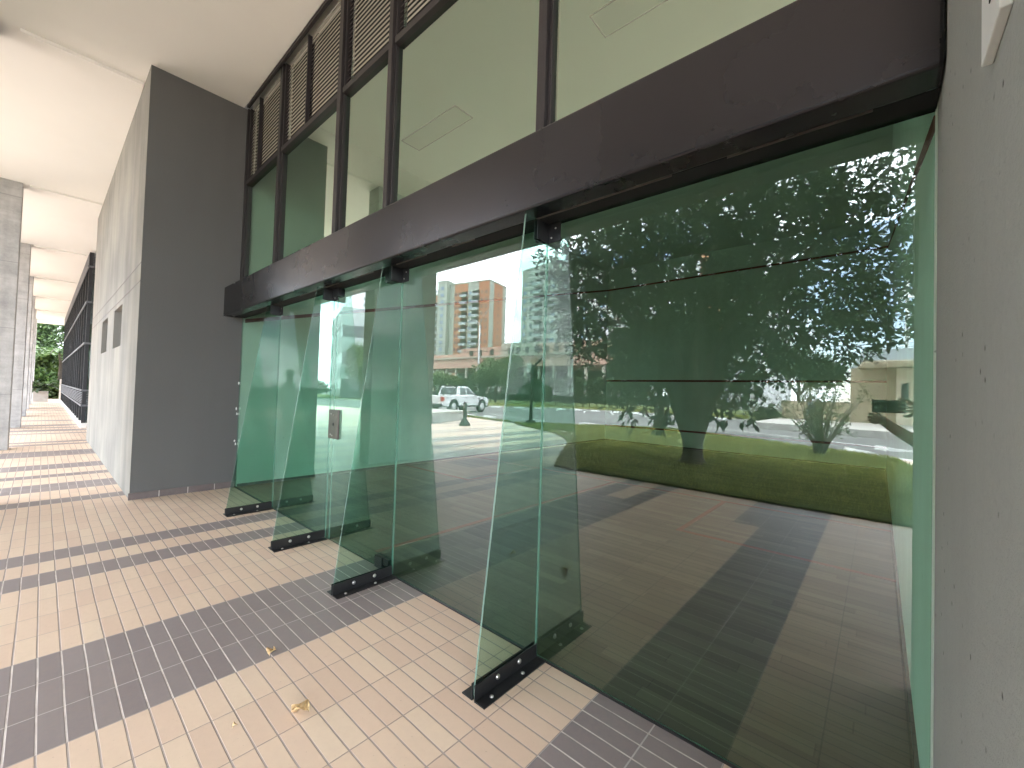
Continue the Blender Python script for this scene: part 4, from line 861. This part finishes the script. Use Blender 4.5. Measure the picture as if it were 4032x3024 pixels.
def far_tree(name, label, loc, rad, h, n, mat, cat='tree', ln=.26, wd=.14):
    t = thing(name, label, cat, loc, 0, 'trees beyond the road'); r = np.array(rad)
    lobes = [(np.array([0, 0, h]), 1.0)]+[(np.array([rng.uniform(-.6, .6)*r[0], rng.uniform(-.4, .4)*r[1], h+rng.uniform(-.45, .5)*r[2]]), rng.uniform(.45, .65)) for _ in range(6)]
    Cs = []
    for c, s in lobes:
        q = rng.normal(size=(n//7, 3)); q /= np.linalg.norm(q, axis=1, keepdims=True); Cs.append(q*rng.uniform(.5, 1, (len(q), 1))*r*s*.8+c)
    C = np.vstack(Cs); C = C[C[:, 2] > .3]; V, F = twigs(rng, C, 12, .6, ln, wd, (0, 0, h)); arr_mesh('crown', V, F, mat, t)
    MB().tube([(0, 0, -.1), (.05, 0, h*.5), (0, .05, h*1.1)], [.16, .13, .05], 8).tube([(.05, 0, h*.45), (r[0]*.4, 0, h*1.0)], [.09, .03], 6).tube([(.05, 0, h*.45), (-r[0]*.4, .1, h*1.05)], [.09, .03], 6).build('trunk', 'bark', t)
far_tree('far_tree', 'round bushy tree with stacked crown beside the hedge', (-36.5, -36.5, 0), (4.2, 3.4, 2.3), 4.2, 900, 'leaf2')
far_tree('far_tree', 'yellow green low tree at the hedge behind the pickup', (-46.5, -36.0, 0), (4.0, 3.0, 1.5), 2.7, 500, 'leaf3')
far_tree('far_tree', 'dark spreading tree over the verge right of the hedge', (-12.5, -36, 0), (5.0, 4.0, 2.6), 4.6, 900, 'leaf')
far_tree('far_tree', 'dark leafy tree behind the low block wall', (-4.8, -38, 0), (3.6, 3.0, 2.2), 4.0, 800, 'leaf')
far_tree('far_tree', 'tall slim tree beside the office building', (-52, -26.5, 0), (3.0, 2.6, 3.2), 4.6, 800, 'leaf2')
far_tree('far_tree', 'wide low tree in front of the office building', (-56, -22.0, 0), (4.6, 3.0, 0.9), 1.4, 600, 'leaf')

# ------------------------------------------------------------------ guardhouse group
t = thing('guardhouse', 'beige block guardhouse with a deep grey canopy roof', 'building')
b = MB().box(-1.3, -38, .2, 12, -31.0, 3.48); b.build('wall', 'beigeblk', t)
MB().box(.75, -31.0, .2, 12, -30.4, 3.44).build('wall', 'canopy', t)
MB().box(.95, -30.39, 1.75, 1.25, -30.36, 2.55).build('window', 'win', t)
rf = MB().prism([(-.62, -26), (14, -26), (14, -39), (-1.6, -39)], 3.56, 4.12, 'z', 0).build('roof', 'fascia', t)
MB().prism([(-.60, -26.02), (13.9, -26.02), (13.9, -38.9), (-1.58, -38.9)], 3.50, 3.558, 'z').build('canopy_soffit', 'canopy', rf)
o = MB().box(-4.85, -31.2, .2, -1.32, -30.95, 1.42).build('block_wall', 'beigeblk'); tag(o, 'low beige block wall left of the guardhouse', 'wall')
rng = np.random.default_rng(44)
clump('low_bush', 'low dark round bush at the end of the beige block wall', 'bush', (-5.6, -30.3, .0), (.75, .6, .5), 120, 10, .16, .08, 'leaf', 4)
o = MB().tube([(0, 0, -.1), (0, 0, 4.2), (0, 0, 8.4)], [.13, .12, .10], 10).build('utility_pole', 'galv'); o.location = (-6.9, -32.4, 0); tag(o, 'pale grey utility pole standing in front of the dark trees', 'pole')
t = thing('camera_pole', 'tall pale pole with a box and a white dome camera', 'pole', (1.5, -39.6, 0))
MB().tube([(0, 0, 0), (0, 0, 10.6)], [.13, .11], 10).build('shaft', 'galv', t)
MB().box(-.42, -.15, 9.1, .35, .25, 9.75).build('cabinet', 'sign', t); MB().tube([(-.1, .1, 8.9), (-.45, .1, 8.85), (-.62, .1, 8.5)], .04, 6).build('arm', 'galv', t)
MB().lathe([(.02, 8.55), (.14, 8.45), (.16, 8.3), (.12, 8.15), (.03, 8.06)], 14, 0, Matrix.Translation((-.62, .1, 0))).build('dome_camera', 'sign', t)
MB().box(-.3, -.1, 4.6, -.1, .15, 5.1).build('junction_box', 'galv', t)
# overhead cables
hs = [(5.9, .3), (6.3, .2), (7.4, .5), (7.7, .35), (8.9, .4), (9.1, .6)]
for k, (h, sag) in enumerate(hs):
    pts = []
    for q in range(25): u = q/24; pts.append((-66+110*u, -46-.6*k, h+.3+sag*4*((u-.5)**2)*2))
    o = MB().tube(pts, .028, 5).build('overhead_cable', 'cable'); tag(o, 'thin black overhead cable strung across the sky beyond the road', 'cable', 'overhead cables beyond the road')
for x, y, h, l in ((-44.5, -41, 11.5, 'slim street light pole with twin arms before the orange towers'), (-32, -47, 11.0, 'slim bare utility pole before the pink building')):
    t = thing('street_light', l, 'street light', (x, y, 0))
    MB().tube([(0, 0, 0), (0, 0, h)], [.15, .09], 8).build('shaft', 'galv', t); MB().tube([(0, 0, h), (-1.0, 0, h+.7), (-2.0, 0, h+.75)], [.06, .05, .05], 6).tube([(0, 0, h-.2), (1.2, .3, h+1.2), (2.6, .6, h+2.0)], [.05, .05, .05], 6).build('arm', 'galv', t)
    MB().box(-2.6, -.15, h+.7, -1.9, .15, h+.82).build('lantern', 'galv', t)
# walker on the road
def skin_mesh(nodes, edges, subs=2):
    me = bpy.data.meshes.new('tmp'); me.from_pydata([n[0] for n in nodes], edges, []); me.update()
    o = bpy.data.objects.new('tmp', me); COL.objects.link(o)
    o.modifiers.new('skin', 'SKIN'); s = o.modifiers.new('sub', 'SUBSURF'); s.levels = subs; s.render_levels = subs
    sv = me.skin_vertices[0].data
    for i, n in enumerate(nodes):
        r = n[1]; sv[i].radius = (r, r) if not isinstance(r, tuple) else r; sv[i].use_root = (i == 0)
    dg = bpy.context.evaluated_depsgraph_get(); dg.update(); ev = o.evaluated_get(dg).to_mesh()
    V = [tuple(v.co) for v in ev.vertices]; F = [tuple(p.vertices) for p in ev.polygons]
    o.evaluated_get(dg).to_mesh_clear(); bpy.data.objects.remove(o); bpy.data.meshes.remove(me)
    return V, F
def figure(name, label, loc, rz, J, mats, zone, fingers=(), hair=True):
    """J: joints for pelvis, spine, limbs; one continuous body mesh; zone(v)->material slot"""
    names = list(J); idx = {k: i for i, k in enumerate(names)}; nodes = [J[k] for k in names]
    E = [('pelvis', 'waist'), ('waist', 'chest'), ('chest', 'neck'), ('neck', 'head'), ('head', 'crown')]
    for s in 'LR': E += [('pelvis', 'hip'+s), ('hip'+s, 'knee'+s), ('knee'+s, 'ankle'+s), ('ankle'+s, 'toe'+s), ('chest', 'sho'+s), ('sho'+s, 'elb'+s), ('elb'+s, 'wri'+s), ('wri'+s, 'palm'+s)]
    V, F = skin_mesh(nodes, [(idx[a], idx[b]) for a, b in E])
    for chain in fingers:
        v, f = skin_mesh([(c[0], c[1]) for c in chain], [(i, i+1) for i in range(len(chain)-1)]); o_ = len(V); V += v; F += [tuple(i+o_ for i in q) for q in f]
    t = thing(name, label, 'person', loc, rz)
    b = MB(); b.add(V, F, 0, True); b.m = [zone(sum((Vector(V[i]) for i in f), Vector())/len(f)) for f in F]
    b.build('body', mats, t)
    hd = Vector(J['head'][0])
    if hair:
        h = MB(); h.lathe([(.02, .125), (.075, .10), (.098, .05), (.10, .0), (.088, -.05)], 16, 0, Matrix.Translation(hd+Vector((0, -.022, .02)))); h.build('hair', 'hair', t)
    nose = MB(); nose.add([(hd.x-.015, hd.y+.088, hd.z-.03), (hd.x+.015, hd.y+.088, hd.z-.03), (hd.x, hd.y+.115, hd.z-.03), (hd.x, hd.y+.09, hd.z+.02)], [(0, 2, 3), (2, 1, 3), (0, 1, 2)]); nose.build('nose', 'skin', t)
    ey = MB()
    for sx in (-.034, .034): ey.lathe([(.002, -.011), (.010, -.006), (.012, 0), (.010, .006), (.002, .011)], 8, 0, Matrix.Translation(hd+Vector((sx, .082, .012))))
    ey.build('eyes', 'hair', t)
    mo = MB(); mo.box(hd.x-.024, hd.y+.078, hd.z-.062, hd.x+.024, hd.y+.09, hd.z-.052); mo.build('mouth', 'red', t)
    return t
def base_joints(h=1.0):
    J = dict(pelvis=((0, 0, .95), (.15, .10)), waist=((0, 0, 1.12), (.135, .095)), chest=((0, 0, 1.32), (.15, .105)), neck=((0, 0, 1.49), .055), head=((0, .015, 1.60), .088), crown=((0, .005, 1.68), .075))
    for s, g in (('L', -1), ('R', 1)):
        J['hip'+s] = ((g*.10, 0, .86), .095); J['knee'+s] = ((g*.11, .02, .48), .062); J['ankle'+s] = ((g*.11, -.01, .09), .042); J['toe'+s] = ((g*.12, .15, .035), .034)
        J['sho'+s] = ((g*.185, 0, 1.40), .060); J['elb'+s] = ((g*.24, -.02, 1.12), .043); J['wri'+s] = ((g*.25, .08, .88), .03); J['palm'+s] = ((g*.25, .11, .80), .032)
    return J
J = base_joints(); J['kneeL'] = ((-.11, .14, .49), .062); J['ankleL'] = ((-.11, .22, .09), .042); J['toeL'] = ((-.11, .37, .035), .034); J['ankleR'] = ((.11, -.26, .12), .042); J['toeR'] = ((.11, -.14, .03), .034)
fg = [[((g*(.25), .11+.012*k, .79), .010), ((g*.252, .115+.014*k, .74), .008), ((g*.245, .12+.014*k, .70-.004*abs(k-1)), .007)] for g in (-1, 1) for k in range(-1, 3)]+[[((g*.24, .12, .82), .011), ((g*.225, .15, .78), .009), ((g*.22, .16, .75), .008)] for g in (-1, 1)]
def zone_walk(v):
    if v.z > 1.47: return 0
    if v.z < .93 and abs(v.x) < .21: return 2 if v.z > .08 else 3
    return 1 if v.z > 1.05 or abs(v.x) < .2 else 0
figure('person', 'person in blue top and dark trousers walking on the road behind the shrub', (-2.2, -20.2, Z0), math.radians(75), J, ['skin', 'blue_cloth', 'dark_cloth', 'carblack'], zone_walk, fg)

# ------------------------------------------------------------------ photographer reflected in the glass
t = thing('smartphone', 'black smartphone held sideways by the photographer', 'phone', (0.045, -1.730, 1.318))
MB().box(-.077, -.004, -.039, .077, .004, .039).build('case', 'phone', t, .004)
ln = MB()
for dx, dz in ((-.06, .022), (-.06, -.006), (-.038, .008)): ln.lathe([(.008, 0), (.008, .002), (.005, .0025)], 12, 0, Matrix.Translation((dx, .004, dz)) @ Matrix.Rotation(-PI/2, 4, 'X'))
ln.build('lens', 'black', t)
PX, PY = .42, -2.12
def rel(x, y, z): return (x-PX, y-PY, z)
J = base_joints()
J['elbL'] = (rel(.22, -1.96, 1.07), .046); J['wriL'] = (rel(.055, -1.775, 1.195), .030); J['palmL'] = (rel(.005, -1.745, 1.245), (.022, .036))
J['elbR'] = (rel(.62, -1.95, 1.10), .046); J['wriR'] = (rel(.235, -1.765, 1.275), .030); J['palmR'] = (rel(.165, -1.742, 1.305), (.020, .038))
fg = []
for k, (dz, L_) in enumerate(((.0, .9), (-.019, 1.0), (-.036, .95), (-.05, .8))):        # left hand under the phone's corner
    fg.append([(rel(.0, -1.742, 1.245+dz*.5), .011), (rel(-.022*L_, -1.728, 1.262+dz), .009), (rel(-.040*L_, -1.722, 1.268+dz), .008), (rel(-.052*L_, -1.735, 1.268+dz), .007)])
fg.append([(rel(.01, -1.755, 1.25), .012), (rel(-.005, -1.752, 1.278), .010), (rel(-.012, -1.745, 1.30), .008)])
for k, (dz, L_) in enumerate(((.022, .9), (.004, 1.0), (-.014, .95))):                     # right hand round the other end
    fg.append([(rel(.165, -1.742, 1.305+dz), .011), (rel(.135, -1.7165, 1.310+dz*1.2), .009), (rel(.105-.02*(L_-.9), -1.7155, 1.312+dz*1.3), .008), (rel(.085, -1.7160, 1.314+dz*1.3), .007)])
fg.append([(rel(.165, -1.742, 1.325), .011), (rel(.13, -1.735, 1.362), .009), (rel(.10, -1.732, 1.366), .008), (rel(.085, -1.732, 1.366), .007)])
fg.append([(rel(.165, -1.742, 1.285), .012), (rel(.135, -1.745, 1.262), .010), (rel(.11, -1.742, 1.264), .008)])
def zone_photo(v):
    if v.z > 1.47: return 0
    if v.z < .93: return 2 if v.z > .08 else 3
    return 1 if v.y < .03 or (v.y < .11 and abs(v.x) < .17) else 0
figure('person', 'person behind the camera holding a phone with both hands, reflected at the right', (PX, PY, 0), 0, J, ['skin', 'navy', 'dark_cloth', 'carblack'], zone_photo, fg)

# ------------------------------------------------------------------ buildings beyond the hedge
def tower(name, label, org, rz, parts):
    """parts: list of dict(box, mat, faces=[...]) in local metres: face +y looks to the camera side, +x to the right"""
    t = thing(name, label, 'building', (*org, 0), rz, 'tall apartment towers beyond the road')
    count = {}
    protos = {}
    def place(kind, builder, loc, rot):
        key = kind
        if key not in protos:
            o = builder(); o.parent = t; protos[key] = o
        else:
            o = protos[key].copy(); COL.objects.link(o); o.parent = t
            for c in protos[key].children: d = c.copy(); COL.objects.link(d); d.parent = o
        o.location = loc; o.rotation_euler = (0, 0, rot)
    def window(w_, h_, m): return lambda: MB().box(-w_/2, -.05, 0, w_/2, .03, h_).build('window', m)
    def balcony(w_, m):
        def f():
            o = MB().box(-w_/2, -.05, .0, w_/2, .02, 2.35).build('balcony', 'hole')
            MB().box(-w_/2-.1, .021, -.16, w_/2+.1, 1.2, .0).build('slab', m, o); MB().box(-w_/2, 1.12, .001, w_/2, 1.18, 1.0).build('railing', 'rails', o)
            MB().box(-w_/2, .021, .001, -w_/2+.06, 1.12, 1.0).build('railing', 'rails', o); MB().box(w_/2-.06, .021, .001, w_/2, 1.12, 1.0).build('railing', 'rails', o)
            return o
        return f
    for p in parts:
        x0, y0, x1, y1, h, m = p['box']; MB().box(x0, y0, -1, x1, y1, h, 0).build('wall', m, t)
        MB().box(x0-.15, y0-.15, h+.002, x1+.15, y1+.15, h+.5).build('parapet', m, t)
        for (xa, xb, mm, fc) in p.get('bands', []):
            if fc == 'y': MB().box(xa, y1+.002, 0, xb, y1+.06, h-.01).build('wall_band', mm, t)
            else: MB().box(x1+.002, xa, 0, x1+.06, xb, h-.01).build('wall_band', mm, t)
        nf = int((h-1)/2.9)
        for (kind, fc, q, wd_, mm) in p.get('rows', []):
            for k in range(p.get('from', 2), nf):
                z = k*2.9+(.9 if kind == 'w' else .2); loc, rot = ((q, y1+.065, z), 0) if fc == 'y' else ((x1+.065, q, z), -PI/2)
                if kind == 'w': place('w%s%.1f%s' % (fc, wd_, mm), window(wd_, 1.3, mm), loc, rot)
                else: place('b%s%.1f%s' % (fc, wd_, mm), balcony(wd_, mm), loc, rot)
    return t
HT = 46.5
tower('apartment_tower', 'orange brick and sage apartment tower with a stack of balconies', (-117.6, -116.0), math.radians(-12), [
    dict(box=(-20, -13, 0, 0, HT, 'sage'), bands=[(-5.2, -.02, 'orange', 'y'), (-17.5, -10.6, 'orange', 'y'), (-10.2, -3.4, 'orange', 'x')],
         rows=[('w', 'y', -1.5, 1.0, 'win'), ('w', 'y', -3.6, .7, 'win'), ('b', 'y', -6.6, 3.4, 'sage'), ('w', 'y', -9.4, .9, 'winb'), ('b', 'y', -12.4, 3.2, 'sage'), ('w', 'y', -15, .8, 'win'), ('w', 'y', -16.7, .8, 'win'), ('w', 'x', -6.8, .8, 'win')]),
    dict(box=(-25, -15, -20.1, 2.0, HT+1.2, 'sage'), rows=[('w', 'y', -22.6, 1.5, 'winb')]),
    dict(box=(-46, -17, -25.1, -1, HT-3.5, 'sage'), bands=[(-29.5, -25.2, 'orange', 'y'), (-45.9, -41.5, 'orange', 'y')], rows=[('b', 'y', -28.0, 3.4, 'sage'), ('w', 'y', -31, .9, 'win'), ('w', 'y', -33, .9, 'win'), ('b', 'y', -36.5, 3.6, 'sage'), ('w', 'y', -40, .9, 'win'), ('w', 'y', -43.5, .9, 'win')])])
tower('apartment_tower', 'unpainted grey beige apartment tower with dark balconies', (-77, -106.5), math.radians(8), [
    dict(box=(-17.5, -16, 0, 0, 44.2, 'greyt'), bands=[(-17.5, -14.6, 'raw', 'y')], rows=[('w', 'y', -16, 1.5, 'winb'), ('w', 'y', -12.6, 1.5, 'win'), ('b', 'y', -9.2, 3.6, 'greyt'), ('w', 'y', -4.6, 1.5, 'win'), ('w', 'y', -2.4, 1.5, 'winb')]),
    dict(box=(.1, -15, 7.5, -1, 42.2, 'greyt'), rows=[('b', 'y', 3.8, 5.0, 'greyt')])])
tower('apartment_tower', 'white rendered apartment tower with blue windows behind the tree', (-62.5, -105), math.radians(6), [dict(box=(-7.0, -14, 14, 0, 38, 'whitet'), rows=[('w', 'y', -4.2, 1.8, 'winb'), ('w', 'y', 2.5, 1.8, 'winb'), ('b', 'y', 8, 4.0, 'whitet')])])
tower('apartment_tower', 'distant orange and white tower seen through gaps in the tree crown', (-30, -120), 0, [dict(box=(-14, -14, 12, 0, 44, 'whitet'), bands=[(-8, -2, 'orange', 'y')], rows=[('w', 'y', -11, 1.6, 'winb'), ('w', 'y', -4, 1.6, 'win'), ('b', 'y', 4, 4.0, 'whitet')])])
tower('apartment_tower', 'slim pale tower with a column of small windows, far at the left', (-176, -88), math.radians(12), [dict(box=(-12, -12, 0, 0, 46, 'whitet'), rows=[('w', 'y', -2.5, 1.5, 'win'), ('w', 'y', -8, 1.5, 'win'), ('w', 'x', -6, 1.5, 'win')])])
tower('apartment_tower', 'pale sage tower with white windows left of the orange tower', (-172, -128), math.radians(-5), [dict(box=(-10, -12, 4, 0, 52, 'whitet'), rows=[('w', 'y', -7, 1.4, 'winb'), ('b', 'y', -1.5, 4.0, 'sage'), ('w', 'x', -3, 1.2, 'winb'), ('w', 'x', -8, 1.2, 'winb')])])
# low building of pink block under construction
t = thing('podium_building', 'low unfinished building of pink block above the hedge', 'building')
b = MB().box(-113, -96, 8.0, -43, -76, 10.6); b.build('slab_wall', 'pink', t)
MB().box(-113.4, -96, 10.6, -42.6, -75.6, 11.0).build('slab_edge', 'raw', t); MB().box(-90, -96, 11.0, -43.5, -77.5, 13.6).build('upper_wall', 'pink', t)
MB().box(-74, -96, 11.0, -62, -77.3, 14.2).build('upper_wall', 'raw', t); MB().box(-110, -96, 11.0, -92, -80, 12.5).build('upper_wall', 'pink', t); MB().box(-95, -98, 0, -43, -95.9, 8).build('back_wall', 'hole', t); MB().box(-113, -98, 0, -95.1, -95.9, 8).build('back_wall', 'hole', t)
MB().box(-113, -95.8, -.1, -43, -76.5, .05).build('slab', 'raw', t)
for k in range(17): x = -112.5+k*4.3; MB().box(x-.3, -77.2, 0.05, x+.3, -76.6, 8.0).build('column', 'raw', t)
for k in range(10):
    x = -71.5+k*2.9; wv = 1.1 if k % 3 else 2.0; MB().box(x, -77.48 if not -74 < x < -62 else -77.29, 11.5, x+wv, -77.2, 12.9).build('window_opening', 'hole', t)
for x in (-86, -82.5, -78): MB().box(x, -77.48, 11.5, x+1.1, -77.2, 12.9).build('window_opening', 'hole', t)
# glass office block far at the left
t = thing('office_building', 'glass office building with pale and dark bands at the far left', 'building', (-62, -27.5, 0), math.radians(20))
for k, (z0_, z1_, m) in enumerate(((0, 2.6, 'win'), (2.6, 4.6, 'rails'), (4.6, 6.2, 'win'), (6.2, 8.2, 'rails'), (8.2, 9.8, 'win'), (9.8, 12.2, 'rails'))): MB().box(-5, -10, z0_, 9, 0-(.0 if m == 'rails' else .12), z1_).build('glazing_band' if m == 'win' else 'spandrel', m, t)
for k in range(10): x = -4.8+k*1.5; MB().box(x-.04, .002, .2, x+.04, .08, 12.1).build('mullion', 'galv', t)
